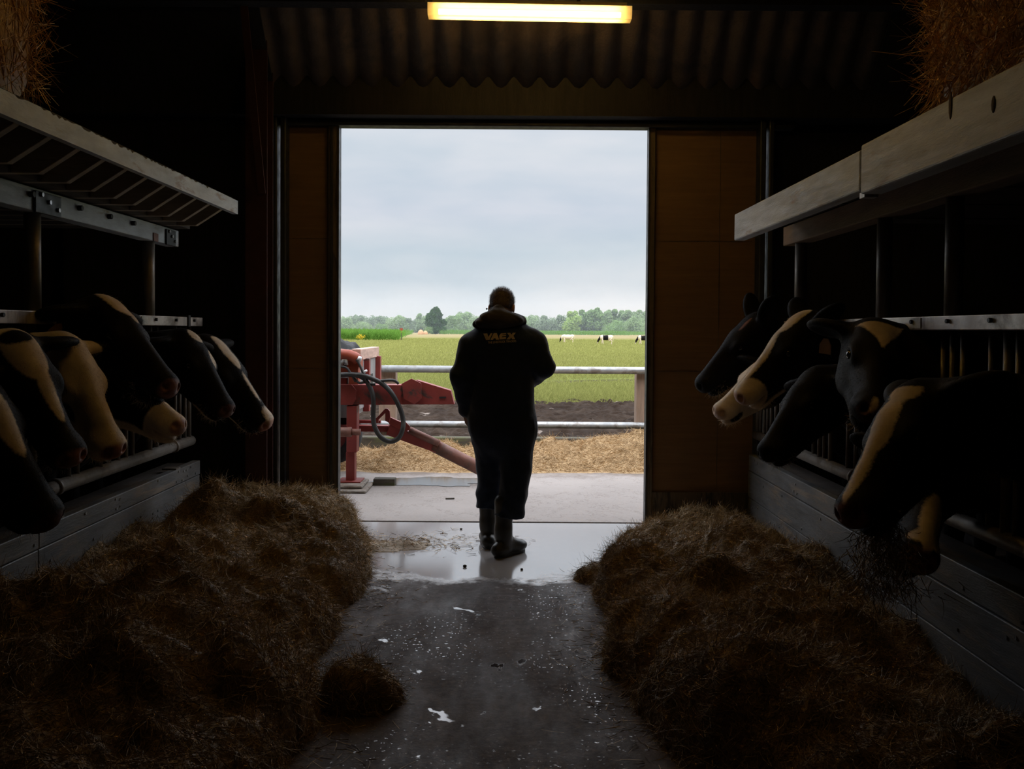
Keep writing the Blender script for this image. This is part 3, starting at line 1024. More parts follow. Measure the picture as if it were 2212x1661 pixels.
# grass blades of the near pasture
n = 150000
Y = 18.6 + rng.uniform(0, 1, n) ** 2.6 * 130
X = rng.uniform(-0.22, 0.19, n) * Y
P2 = np.column_stack([X, Y])
trk = np.abs(Y - (25.7 + 0.55 * X)) < 0.9
keep = ~(trk & (X > 0.6) & (rng.uniform(size=n) < 0.9)) & ~((Y < 20.0) & (fnoise(P2, 1.3, 4, 3) > (Y - 18.9)))
P2 = P2[keep]
B = np.column_stack([P2, np.where(P2[:, 1] < 59.5, field_h(P2), -0.02) - 0.01])
D = rng.normal(size=(len(B), 3)) * np.array([0.4, 0.4, 0.1]) + np.array([0, 0, 1])
D /= np.linalg.norm(D, axis=1, keepdims=True)
V, Fc = strands(B, D, rng.uniform(0.06, 0.17, len(B)), rng.uniform(0.010, 0.018, len(B)) * (1 + np.clip(B[:, 1] - 20, 0, 99) / 16), 0.6, rng, 2)
o = put('meadow_grass', V, Fc, leaf_mat('grass_blade', (0.255, 0.262, 0.085), 0.4))
add_tone(o.data, np.repeat(np.clip(rng.uniform(0, 0.75, len(B)) + 0.4 * np.clip((B[:, 1] - 20) / 45, 0, 1), 0, 1), 6))
tag(o, 'short green grass growing on the pasture beyond the mud', 'grass', kind='stuff')

# ---- thin ground haze over the far pasture
m_haze = bpy.data.materials.new('thin_haze')
m_haze.use_nodes = True
t = NT(m_haze.node_tree)
t.n.clear()
vs = t.new('ShaderNodeVolumeScatter')
vs.inputs['Color'].default_value = (0.86, 0.93, 1.0, 1)
vs.inputs['Density'].default_value = 0.0006
o_ = t.new('ShaderNodeOutputMaterial')
t.l.new(vs.outputs[0], o_.inputs['Volume'])
hz_ = MB().box((-260, 150, -0.5), (260, 480, 16)).build('haze', m_haze)
tag(hz_, 'thin pale haze lying before the far tree line', 'haze', kind='stuff')
# ================================================================= IMPLICIT-SURFACE TOOLKIT


def smin(a, b, k):
    h = np.clip(0.5 + 0.5 * (b - a) / k, 0, 1)
    return b + (a - b) * h - k * h * (1 - h)


def smaxf(a, b, k):
    return -smin(-a, -b, k)


def d_cone(P, a, b, ra, rb):
    a, b = np.asarray(a, np.float32), np.asarray(b, np.float32)
    ba = b - a
    pa = P - a
    h = np.clip((pa @ ba) / float(ba @ ba + 1e-12), 0, 1)
    d = pa - h[:, None] * ba
    return np.sqrt((d * d).sum(1)) - (ra + (rb - ra) * h)


def d_ell(P, c, r, M=None):
    q = P - np.asarray(c, np.float32)
    if M is not None: q = q @ np.asarray(M, np.float32)          # columns of M = local axes
    r = np.asarray(r, np.float32)
    k0 = np.sqrt(((q / r) ** 2).sum(1))
    k1 = np.sqrt(((q / (r * r)) ** 2).sum(1)) + 1e-9
    return k0 * (k0 - 1) / k1


def evaluate(P, prims):
    """prims: ('c'|'e', args..., k) added; ('-e'|'-c', args..., k) carved, in order"""
    d = None
    for pr in prims:
        kind, k = pr[0], pr[-1]
        if kind.endswith('c'): q = d_cone(P, *pr[1:-1])
        else: q = d_ell(P, *pr[1:-1])
        if d is None: d = q
        elif kind[0] == '-': d = smaxf(d, -q, k)
        else: d = smin(d, q, k)
    return d


def surface_net(xs, ys, zs, D):
    """naive surface nets on a rectilinear grid -> verts, quads"""
    nx, ny, nz = D.shape
    S = D < 0
    cell = np.zeros((nx - 1, ny - 1, nz - 1), np.uint8)
    cs = [(i, j, k) for i in (0, 1) for j in (0, 1) for k in (0, 1)]
    for i, j, k in cs:
        cell += S[i:nx - 1 + i, j:ny - 1 + j, k:nz - 1 + k]
    act = (cell > 0) & (cell < 8)
    I, J, K = np.nonzero(act)
    idx = -np.ones(act.shape, np.int64)
    idx[I, J, K] = np.arange(len(I))
    acc = np.zeros((len(I), 3))
    cnt = np.zeros(len(I))
    G_ = (xs, ys, zs)
    for ax in range(3):
        o = [0, 0, 0]
        oth = [a for a in range(3) if a != ax]
        for p in (0, 1):
            for q in (0, 1):
                o = [0, 0, 0]
                o[oth[0]], o[oth[1]] = p, q
                e = list(o)
                e[ax] = 1
                a = D[I + o[0], J + o[1], K + o[2]]
                b = D[I + e[0], J + e[1], K + e[2]]
                m = (a < 0) != (b < 0)
                t = np.where(m, a / np.where(m, a - b, 1), 0)
                pos = np.zeros((len(I), 3))
                base = (I, J, K)
                for c in range(3):
                    g0 = G_[c][base[c] + o[c]]
                    pos[:, c] = g0 if c != ax else g0 + t * (G_[c][base[c] + 1] - g0)
                acc += np.where(m[:, None], pos, 0)
                cnt += m
    V = acc / cnt[:, None]
    quads = []
    for ax in range(3):
        sl0 = [slice(None)] * 3
        sl1 = [slice(None)] * 3
        sl0[ax], sl1[ax] = slice(0, -1), slice(1, None)
        ch = S[tuple(sl0)] != S[tuple(sl1)]
        for a in range(3):
            if a != ax:
                idxs = [slice(None)] * 3
                idxs[a] = [0, ch.shape[a] - 1]
                ch[tuple(idxs)] = False
        E = np.array(np.nonzero(ch)).T
        if not len(E): continue
        o1, o2 = [a for a in range(3) if a != ax]
        e1, e2 = np.zeros(3, int), np.zeros(3, int)
        e1[o1], e2[o2] = 1, 1
        q = np.stack([idx[tuple((E - e1 - e2).T)], idx[tuple((E - e2).T)], idx[tuple(E.T)], idx[tuple((E - e1).T)]], axis=1)
        inside = S[tuple(E.T)]
        flip = inside if ax != 1 else ~inside
        q[~flip] = q[~flip][:, ::-1]
        quads.append(q)
    Q = np.concatenate(quads)
    return V, Q[(Q >= 0).all(1)]


def axis_lines(lo, hi, flo, fhi, fine, coarse):
    """grid lines: fine inside [flo,fhi], coarse elsewhere"""
    out = []
    if flo > lo:
        n = max(1, int(math.ceil((flo - lo) / coarse)))
        out.append(np.linspace(lo, flo, n, endpoint=False))
    n = max(2, int(math.ceil((fhi - flo) / fine)))
    out.append(np.linspace(flo, fhi, n, endpoint=False))
    if hi > fhi:
        n = max(1, int(math.ceil((hi - fhi) / coarse)))
        out.append(np.linspace(fhi, hi, n + 1))
    else:
        out.append(np.array([fhi]))
    return np.concatenate(out)


def add_attr(me, name, vals):
    a = me.attributes.new(name, 'FLOAT', 'POINT')
    a.data.foreach_set('value', np.asarray(vals, dtype=np.float32))


def vnormals(me):
    n = np.zeros(len(me.vertices) * 3, np.float32)
    me.vertex_normals.foreach_get('vector', n)
    return n.reshape(-1, 3)


# ================================================================= WHERE THE COWS STAND
# side, poll pixel, depth of poll, nose pixel, nearer(-1)/farther(+1), length factor, dorsal hint, body depth, options
ST = dict
COWS = [
    ST(s=-1, poll=(-65, 800), Y=3.30, nose=(108, 1140), nf=-1, L=1.16, up=(0.65, -0.30, 0.70), yb=2.55,
       label='nearest black cow at the left edge, muzzle hanging low over the plank kerb', pat=[('+', (0.17, -0.01, 0.10), (0.17, 0.035, 0.05))], nose_c=0.25, tuft=0),
    ST(s=-1, poll=(38, 738), Y=3.58, nose=(158, 1002), nf=-1, L=1.04, up=(0.60, -0.62, 0.50), yb=3.15,
       label='black cow with a broad cream blaze and pink nose, second from the left edge',
       pat=[('+', (0.05, 0.0, 0.12), (0.17, 0.075, 0.06)), ('+', (0.24, 0.012, 0.08), (0.16, 0.028, 0.05)), ('-', (0.0, 0, 0.13), (0.045, 0.09, 0.04))], nose_c=0.9, tuft=0),
    ST(s=-1, poll=(150, 742), Y=3.92, nose=(248, 985), nf=-1, L=1.02, up=(0.75, -0.55, 0.40), yb=3.78,
       label='pale cream faced cow with a black ear and cheek patch, left side',
       pat=[('+', (0.25, 0, 0.0), (0.40, 0.2, 0.25)), ('-', (0.27, -0.085, -0.035), (0.05, 0.05, 0.035)), ('-', (-0.02, -0.2, 0.03), (0.07, 0.15, 0.08)),
            ('-', (0.14, -0.13, -0.02), (0.05, 0.05, 0.04))], nose_c=1.0, tuft=1),
    ST(s=-1, poll=(236, 652), Y=4.30, nose=(369, 850), nf=-1, L=1.10, up=(0.72, -0.25, 0.65), yb=4.40,
       label='tall black cow raising its head with a cream forehead tuft, left side',
       pat=[('+', (0.03, 0.012, 0.12), (0.13, 0.055, 0.06)), ('+', (0.14, 0.02, 0.115), (0.05, 0.02, 0.04))], nose_c=0.85, tuft=1, tag=1),
    ST(s=-1, poll=(255, 795), Y=4.66, nose=(390, 930), nf=-1, L=0.98, up=(0.35, -0.15, 0.92), yb=5.02,
       label='cow with a white muzzle and throat and black cheek, under the raised black head',
       pat=[('+', (0.46, 0, -0.04), (0.14, 0.12, 0.14)), ('+', (0.26, 0, -0.16), (0.26, 0.12, 0.075))], nose_c=0.8, tuft=0),
    ST(s=-1, poll=(412, 726), Y=5.36, nose=(492, 896), nf=-1, L=1.04, up=(0.80, -0.35, 0.50), yb=5.60,
       label='black cow with a cream forehead lump, second from the far end of the left fence',
       pat=[('+', (0.03, 0.02, 0.13), (0.06, 0.05, 0.05)), ('+', (0.20, 0.045, 0.095), (0.06, 0.03, 0.05)), ('+', (0.43, 0, -0.125), (0.12, 0.08, 0.028))], nose_c=0.35, tuft=1, tag=1),
    ST(s=-1, poll=(468, 742), Y=5.72, nose=(578, 925), nf=-1, L=1.12, up=(0.72, -0.35, 0.6), yb=6.22,
       label='far black cow with yellow ear tags beside the dark red column, left side',
       pat=[('+', (0.09, 0.0, 0.12), (0.12, 0.032, 0.05)), ('+', (0.30, 0.0, 0.075), (0.11, 0.012, 0.03)), ('+', (0.50, 0.0, 0.03), (0.09, 0.035, 0.035)), ('+', (0.40, 0, -0.13), (0.12, 0.07, 0.025))], nose_c=0.8, tuft=0, tag=2),
    # right side, from the door towards the camera
    ST(s=1, poll=(1620, 688), Y=5.92, nose=(1510, 842), nf=-1, L=1.03, up=(-0.62, -0.15, 0.75), yb=6.35, ear=(-0.62, 0.50, 0.60),
       label='far black cow with pricked ears and a pink graze on the brow, right side',
       pat=[], nose_c=0.0, tuft=1, scar=1),
    ST(s=1, poll=(1662, 775), Y=5.62, nose=(1550, 898), nf=-1, L=0.98, up=(-0.55, -0.45, 0.65), yb=5.72, ear=(0.10, 0.95, 0.1),
       label='white faced cow with black eye patch and ear, tucked under the blazed head, right side',
       pat=[('+', (0.30, 0, 0.02), (0.34, 0.16, 0.17)), ('-', (0.24, 0.10, -0.02), (0.09, 0.06, 0.07)), ('-', (0.44, 0.075, -0.075), (0.07, 0.04, 0.028)),
            ('-', (-0.03, 0, 0.05), (0.10, 0.4, 0.13))], nose_c=0.5, tuft=0),
    ST(s=1, poll=(1722, 688), Y=5.12, nose=(1597, 868), nf=-1, L=1.08, up=(-0.70, -0.18, 0.62), yb=5.10, ear=(-0.62, 0.72, 0.25),
       label='black cow with a long cream blaze widening to a white muzzle, right side',
       pat=[('+', (0.03, 0, 0.115), (0.12, 0.05, 0.05)), ('+', (0.24, 0.0, 0.075), (0.26, 0.035, 0.055)), ('+', (0.47, 0, -0.02), (0.10, 0.12, 0.09)),
            ('+', (0.42, 0, -0.13), (0.16, 0.09, 0.035))], nose_c=0.75, tuft=1),
    ST(s=1, poll=(1752, 806), Y=4.60, nose=(1652, 990), nf=-1, L=1.0, up=(-0.75, -0.30, 0.5), yb=4.48, ear=(-0.1, 0.95, -0.25),
       label='black cow holding its head low in front of the blazed cow, white throat, right side',
       pat=[('+', (-0.10, 0, -0.25), (0.24, 0.12, 0.10))], nose_c=0.0, tuft=0, tag=3),
    ST(s=1, poll=(1898, 702), Y=4.12, nose=(1886, 905), nf=-1, L=1.14, up=(0.03, -0.80, 0.55), yb=3.84, ear=(-0.55, 0.70, -0.40),
       label='black cow facing the camera with a tan triangular blaze on its forehead',
       pat=[('t', (0.035, 0.205), (0.082, 0.004)), ('+', (0.505, -0.012, 0.02), (0.03, 0.012, 0.035))], nose_c=0.25, tuft=1, tag=2),
    ST(s=1, poll=(1958, 842), Y=3.22, nose=(1836, 1128), nf=-1, L=1.10, up=(-0.80, -0.20, 0.58), yb=2.55, ear=(-0.35, 0.88, -0.10), ear_far=(-0.85, 0.45, 0.0),
       label='large nearest black cow on the right with a tan blaze, hay hanging from its mouth',
       pat=[('+', (0.05, 0.02, 0.10), (0.06, 0.05, 0.06)), ('+', (0.18, 0.012, 0.085), (0.16, 0.042, 0.05)), ('+', (0.36, 0.01, 0.055), (0.17, 0.022, 0.04)), ('-', (0.0, 0, 0.12), (0.035, 0.10, 0.05)),
            ('+', (-0.12, 0, -0.30), (0.20, 0.14, 0.07))], nose_c=0.6, tuft=1, tag=1, fine=0.007),
    ST(s=1, poll=(2030, 985), Y=3.62, nose=(1978, 1222), nf=-1, L=1.12, up=(-0.12, -0.95, 0.12), yb=3.22,
       label='cow head hanging lowest on the right with a white stripe down to a pinkish nose',
       pat=[('+', (0.36, 0.0, 0.05), (0.16, 0.034, 0.05)), ('+', (0.455, 0, 0.03), (0.035, 0.06, 0.04))], nose_c=0.5, tuft=0),
]


def solve_head(c):
    P = at(c['poll'][0], c['poll'][1], c['Y'])
    Lh = 0.519 * c['L']
    best, bd = None, 9
    for k in range(241):
        Y = c['Y'] + c['nf'] * k * 0.0025
        M = at(c['nose'][0], c['nose'][1], Y)
        e = abs((M - P).length - Lh)
        if e < bd: best, bd = M, e
    M = best
    e1 = (M - P).normalized()
    h = Vector(c['up'])
    e2 = (h - e1 * h.dot(e1)).normalized()
    s = (M - P).length / 0.519
    u = (e1 * 0.973 + e2 * 0.231).normalized()
    w = (e2 * 0.973 - e1 * 0.231).normalized()
    v = w.cross(u)
    O = P - (u * 0.02 + w * 0.10) * s
    c.update(O=O, u=u, v=v, w=w, sc=s, M=M, P=P)


GAPS = {'left': [], 'right': []}
for c in COWS:
    solve_head(c)
    X = XL if c['s'] < 0 else XR
    hb = c['O'] - c['u'] * 0.05
    sh = Vector((X + c['s'] * 0.55, c['yb'], 1.2))
    t_ = (X - hb.x) / (sh.x - hb.x)
    c['cross'] = hb.y + (sh.y - hb.y) * t_
    GAPS['left' if c['s'] < 0 else 'right'].append(c['cross'])
# ================================================================= BARN FITTINGS
m_alum = pmat('worn_galvanised', (0.30, 0.295, 0.285), 0.55, 0.35, vscale=5, stretch=(1, 0.5, 1), bump=0.12, stain=(0.16, 0.13, 0.105), stain_scale=4)
m_rail = pmat('galvanised_rail', (0.55, 0.51, 0.48), 0.45, 0.3, vscale=4, bump=0.08, stain=(0.20, 0.17, 0.15))
m_paint = pmat('flaking_white_paint', (0.53, 0.58, 0.64), 0.5, vscale=5, stretch=(3, 0.8, 3), bump=0.35, bscale=30, stain=(0.30, 0.235, 0.19), stain_scale=3.5, stain_at=(0.60, 0.68))
m_wood = pmat('white_washed_beam', (0.50, 0.53, 0.57), 0.55, vscale=4, stretch=(4, 0.6, 4), bump=0.35, stain=(0.30, 0.20, 0.13), stain_scale=2.6, stain_at=(0.60, 0.70))
m_bare = pmat('bare_joist', (0.40, 0.33, 0.26), 0.85, vscale=4, stretch=(0.8, 5, 5), bump=0.3)
m_deck = pmat('loft_deck', (0.07, 0.055, 0.045), 0.9, bump=0.3)
m_pipe = pmat('worn_pipe', (0.20, 0.175, 0.15), 0.45, 0.3, vscale=6, bump=0.12, stain=(0.11, 0.08, 0.06))
m_plank = pmat('black_plank', (0.135, 0.132, 0.130), 0.42, vscale=4, stretch=(4, 0.6, 4), bump=0.18, stain=(0.27, 0.20, 0.14), stain_scale=3.0, stain_at=(0.55, 0.72))
m_screw = pmat('screw_head', (0.45, 0.45, 0.45), 0.35, 0.8, bump=0)
m_bolt = pmat('black_bolt', (0.02, 0.02, 0.02), 0.6, bump=0)
m_label = pmat('pale_green_sticker', (0.35, 0.42, 0.37), 0.6, var=0.35, vscale=30, bump=0)
m_cream = pmat('pale_sticker', (0.45, 0.45, 0.42), 0.6, var=0.3, vscale=30, bump=0)
m_redcol = pmat('red_oxide_steel', (0.05, 0.016, 0.014), 0.6, vscale=5, bump=0.1)

ZR0, ZR1 = 1.462, 1.520
ZP = 0.685                         # lower pipe


def fence_side(s):
    left = s < 0
    X = XL if left else XR
    word = 'left' if left else 'right'
    y_far = 6.28 if left else 6.86
    y_near = 0.6
    f = thing('feed_fence', 'grey steel feed fence with upright bars along the %s side of the passage' % word, 'feed fence', (X, 3.5, 0), 'feed fences')
    sg = -1 if left else 1
    # top rail: flat box section with bolts
    rail = MB().box((X - 0.02, y_near, ZR0), (X + 0.02, y_far, ZR1)).build('top_rail', m_rail, f, bevel=0.004)
    xf = X - sg * 0.0215
    for i in range(int((y_far - y_near) / 0.33)):
        yy = y_far - 0.18 - i * 0.33
        MB().tube([(xf, yy, ZR0 + 0.036), (xf - sg * 0.012, yy, ZR0 + 0.036)], 0.009, 8).build('bolt', m_bolt, rail)
    if left:
        for yy, mt in ((4.16, m_label), (5.28, m_cream)):
            MB().box((xf - 0.001, yy - 0.045, ZR0 + 0.008), (xf + 0.002, yy + 0.045, ZR1 - 0.006)).build('sticker', mt, rail)
        MB().box((X - 0.026, 5.98, ZR0 - 0.004), (X + 0.03, 6.02, ZR1 + 0.012)).build('clamp', m_bolt, rail, bevel=0.003)
    else:
        MB().box((xf - 0.002, 3.96, ZR0 + 0.008), (xf + 0.001, 4.05, ZR1 - 0.006)).build('sticker', m_cream, rail)
    # lower pipe with couplings
    pipe = MB().tube([(X + sg * 0.06, y_near, ZP), (X + sg * 0.06, y_far, ZP)], 0.034, 14).build('lower_pipe', m_pipe, f, True)
    for yy in ((4.40, 5.95) if left else (3.2, 4.9)):
        MB().tube([(X + sg * 0.06, yy - 0.02, ZP), (X + sg * 0.06, yy + 0.02, ZP)], 0.041, 14).build('coupling', m_pipe, pipe, True)
        MB().box((X + sg * 0.0, yy - 0.12, ZP - 0.135), (X + sg * 0.09, yy - 0.04, ZP - 0.125)).build('bracket', m_pipe, pipe)
    # upright bars, in stalls of three: fixed, slanted swing bar, fixed
    stall = 0.68
    y = y_far - 0.05
    while y > y_near + 0.4:
        xb = X + sg * 0.06
        for dy, r in ((0.0, 0.019), (0.07, 0.012), (0.17, 0.013), (0.25, 0.013), (0.34, 0.013), (0.56, 0.012)):
            yy = y - dy
            if any(abs(yy - g) < 0.085 for g in GAPS[word]): continue
            MB().tube([(xb, yy, ZP + 0.02), (xb, yy, ZR0 + 0.01)], r, 8).build('bar', m_pipe, f, True)
        yy = y - 0.45
        if not any(abs(yy - g) < 0.10 for g in GAPS[word]):
            MB().tube([(xb, yy, ZP + 0.02), (xb, yy - 0.01, 1.2), (xb, yy + 0.05, 1.36), (xb, yy + 0.07, ZR0 + 0.01)], 0.015, 8).build('swing_bar', m_pipe, f, True)
            MB().box((xb - 0.012, yy + 0.05, ZR0 - 0.075), (xb + 0.012, yy + 0.085, ZR0 - 0.005)).build('latch', m_rail, f)
        y -= stall
    return f


def plank_wall(s):
    left = s < 0
    X = XL if left else XR
    word = 'left' if left else 'right'
    y_far = 6.28 if left else 6.84
    sg = -1 if left else 1
    w = thing('feed_kerb', 'black plank kerb with screws below the %s feed fence' % word, 'plank wall', (X, 3.5, 0), 'plank kerbs')
    cuts = [0.0, 0.455, 0.553] if left else [0.0, 0.228, 0.425, 0.545]
    rng = random.Random(3 + s)
    for i in range(len(cuts) - 1):
        z0, z1 = cuts[i] + 0.002, cuts[i + 1] - 0.002
        ys = [0.2, 4.12, y_far] if left else [0.2, 4.0 + 0.2 * i, y_far]
        for a, b in zip(ys[:-1], ys[1:]):
            off = 0.003 * (i % 2)
            xs = sorted((X - sg * off, X + sg * 0.05))
            pl = MB().box((xs[0], a + 0.002, z0), (xs[1], b - 0.002, z1)).build('plank', m_plank, w, bevel=0.005)
            yy = a + 0.1
            while yy < b:
                for q in (0.22, 0.78):
                    if rng.random() < 0.62:
                        zc = z0 + (z1 - z0) * (q + rng.uniform(-0.08, 0.08))
                        yc = yy + rng.uniform(-0.03, 0.03)
                        if z1 - z0 > 0.3 and q < 0.5: zc = z1 - 0.07 - rng.uniform(0, 0.05)
                        MB().tube([(X - sg * (off - 0.001), yc, zc), (X - sg * (off + 0.005), yc, zc)], 0.0075, 8).build('screw', m_screw, pl)
                yy += rng.choice((0.08, 0.35, 0.42))
    # concrete foot behind the boards
    xs = sorted((X + sg * 0.05, X + sg * 0.22))
    MB().box((xs[0], 0.2, 0), (xs[1], y_far, 0.53)).build('back_wall', m_deck, w)
    return w


for s in (-1, 1):
    fence_side(s)
    plank_wall(s)

# ---- pipe posts above the fences
for X, ys, zt, word in ((XL - 0.02, (5.44, 4.12, 2.6), 1.96, 'left'), (XR + 0.02, (5.74, 4.46, 3.76, 2.6), 2.0, 'right')):
    names = ('farthest', 'second', 'third', 'nearest')
    for i, y in enumerate(ys):
        o = MB().tube([(X, y, ZR1), (X, y, zt)], 0.036, 14).build('pipe_post', m_pipe, smooth=True)
        tag(o, '%s round steel post from the doorway standing on the %s fence rail' % (('first', 'second', 'third', 'fourth')[i], word), 'post', 'posts above the feed fences')

# ---- left loft: support beam, deck, joists, edge board
yE = 5.80
zb1, zb0 = 2.055, 1.955
sb = thing('support_beam', 'pale steel-plated beam resting on the left posts below the loft', 'beam', (XL, 3, zb0))
beam = MB().box((XL - 0.05, 0.4, zb0), (XL + 0.03, yE, zb1)).build('beam', m_paint, sb, bevel=0.004)
for ya, yb_ in ((4.03, 4.26), (5.57, 5.72)):
    pl = MB().box((XL + 0.03, ya, zb0 - 0.006), (XL + 0.042, yb_, zb1 - 0.012)).build('splice_plate', m_steel, sb, bevel=0.003)
    for u, v in ((0.2, 0.75), (0.5, 0.5), (0.85, 0.25)):
        MB().tube([(XL + 0.041, ya + (yb_ - ya) * u, zb0 + 0.1 * v), (XL + 0.052, ya + (yb_ - ya) * u, zb0 + 0.1 * v)], 0.010, 8).build('bolt', m_screw, pl)
MB().box((XL + 0.03, 5.38, zb0 - 0.002), (XL + 0.036, 5.45, zb0 + 0.045)).build('rust_strip', m_rust, sb)
for yy in (3.62, 4.0, 4.45, 4.78, 5.08):
    MB().tube([(XL + 0.028, yy, zb1 - 0.035), (XL + 0.052, yy, zb1 - 0.035)], 0.013, 8).build('bolt', m_bolt, sb)

XF = -1.70
zf0, zf1 = at(515, 463, yE + 0.0).z, at(515, 434, yE).z
loft = thing('hay_loft', 'narrow hay loft with white painted edge board above the left fence', 'loft', (-2.6, 3, zf0), 'hay lofts')
rngp = random.Random(4)
# edge board with a chipped upper edge
n = 240
Vt = []
for i in range(n + 1):
    y = 0.4 + (yE - 0.4) * i / n
    chip = (rngp.random() ** 4) * 0.012 if y < 5.3 else 0
    Vt.append((y, zf1 - chip))
V, Fc = [], []
for (y, z) in Vt:
    V += [(XF - 0.032, y, zf0), (XF, y, zf0), (XF, y, z), (XF - 0.032, y, z)]
for i in range(n):
    a, b = 4 * i, 4 * i + 4
    for k in range(4):
        Fc.append((a + k, a + (k + 1) % 4, b + (k + 1) % 4, b + k))
Fc += [(3, 2, 1, 0), (4 * n, 4 * n + 1, 4 * n + 2, 4 * n + 3)]
put('edge_board', V, Fc, m_paint, loft)
k = 0
y = 5.60
while y > 1.0:
    MB().prism([(XF - 0.034, y - 0.02, zf1 - 0.005), (XF - 0.034, y - 0.02, zf0 + 0.006), (XF - 0.19, y - 0.02, zf0 - 0.095),
                (-4.2, y - 0.02, zf0 - 0.095), (-4.2, y - 0.02, zf1 - 0.005)], (0, 0.04, 0)).build('joist', m_bare, loft, bevel=0.003)
    y -= 0.232
MB().box((-4.2, 0.4, zf1 - 0.004), (XF - 0.034, yE, zf1 + 0.018)).build('deck', m_deck, loft)
MB().box((-4.2, 0.4, zf0 - 0.094), (-2.0, yE, zf0 - 0.05)).build('soffit', m_deck, loft)

# ---- right loft
yR = at(1586, 495, 5.76).y
XG = at(1586, 495, 5.76).x
zg1, zg0 = at(1586, 463, 5.76).z, at(1586, 527, 5.76).z
rl = thing('hay_loft', 'hay loft above the right fence, edged with two thick whitewashed timbers', 'loft', (2.4, 3, zg0), 'hay lofts')
yj = at(1853, 400, 3.9).y
yj = 1.0 * XG * F / (1853 - CX)
MB().box((XG, yj + 0.01, zg0 + 0.02), (XG + 0.07, yR, zg1)).build('edge_timber', m_wood, rl, bevel=0.008)
MB().box((XG - 0.012, 0.4, zg0), (XG + 0.075, yj - 0.03, zg1 + 0.01)).build('edge_timber', m_wood, rl, bevel=0.008)
MB().box((XG + 0.005, yj - 0.03, zg0 - 0.01), (XG + 0.06, yj + 0.02, zg0 + 0.012)).box((XG + 0.01, yj - 0.03, zg1 - 0.04), (XG + 0.05, yj + 0.012, zg1 - 0.02)).build(
    'steel_splice', m_rail, rl)
m_knot = pmat('torn_knot', (0.06, 0.035, 0.02), 0.9, bump=0.5)
for (py_, z0_, ln) in ((2.92, 0.17, 0.09), (2.66, 0.11, 0.05)):
    MB().ball((XG - 0.0125, py_, zg0 + z0_), (0.003, 0.012, ln / 2), 10, 6).build('torn_knot', m_knot, rl, True)
MB().box((XG + 0.07, 0.4, zg1 - 0.05), (4.2, yR, zg1 - 0.02)).build('deck', m_deck, rl)
y = 5.5
while y > 0.8:
    MB().box((XG + 0.075, y - 0.03, zg1 - 0.055), (4.2, y + 0.03, zg1 - 0.05)).build('joist', m_deck, rl)
    y -= 0.6
m_brown = pmat('brown_beam', (0.20, 0.135, 0.09), 0.8, vscale=4, stretch=(4, 0.6, 4), bump=0.3)
rb = MB().box((XR - 0.03, 0.4, 2.0), (XR + 0.08, 5.95, 2.12)).build('support_beam', m_brown, bevel=0.006)
tag(rb, 'brown timber beam resting on the right posts behind the loft edge', 'beam')

# ---- red steel column with brace at the left of the door
c0, c1 = at(532, 700, 6.55).x, at(578, 700, 6.55).x
sc_ = thing('steel_column', 'dark red steel column with slanted brace left of the sliding doors', 'column', ((c0 + c1) / 2, 6.55, 0))
MB().box((c0, 6.53, 0), (c1, 6.545, 3.6)).box((c0, 6.69, 0), (c1, 6.705, 3.6)).box(((c0 + c1) / 2 - 0.006, 6.545, 0), ((c0 + c1) / 2 + 0.006, 6.69, 3.6)).build('shaft', m_redcol, sc_)
MB().beam(at(566, 418, 6.50), at(520, -60, 6.2), 0.05, 0.012, (0, 1, 0)).build('brace', m_redcol, sc_)

# ---- fluorescent lamp
YLAMP = 5.9
la, lb = at(932, 23, YLAMP), at(1356, 31, YLAMP)
m_house = pmat('lamp_housing', (0.5, 0.42, 0.25), 0.5, bump=0)
m_tube = bpy.data.materials.new('lit_tube')
m_tube.use_nodes = True
t = NT(m_tube.node_tree)
t.n.clear()
e = t.new('ShaderNodeEmission')
e.inputs[0].default_value = (1.0, 0.66, 0.26, 1)
e.inputs[1].default_value = 24.0
o_ = t.new('ShaderNodeOutputMaterial')
t.l.new(e.outputs[0], o_.inputs[0])
m_cover = bpy.data.materials.new('yellowed_cover')
m_cover.use_nodes = True
t = NT(m_cover.node_tree)
t.n.clear()
tl = t.new('ShaderNodeBsdfTranslucent')
tl.inputs[0].default_value = (0.95, 0.8, 0.45, 1)
tp_ = t.new('ShaderNodeBsdfTransparent')
tp_.inputs[0].default_value = (1.0, 0.93, 0.72, 1)
gl = t.new('ShaderNodeBsdfGlossy')
gl.inputs['Roughness'].default_value = 0.2
mx = t.new('ShaderNodeMixShader')
mx.inputs[0].default_value = 0.45
t.l.new(tl.outputs[0], mx.inputs[1])
t.l.new(tp_.outputs[0], mx.inputs[2])
o_ = t.new('ShaderNodeOutputMaterial')
t.l.new(mx.outputs[0], o_.inputs[0])


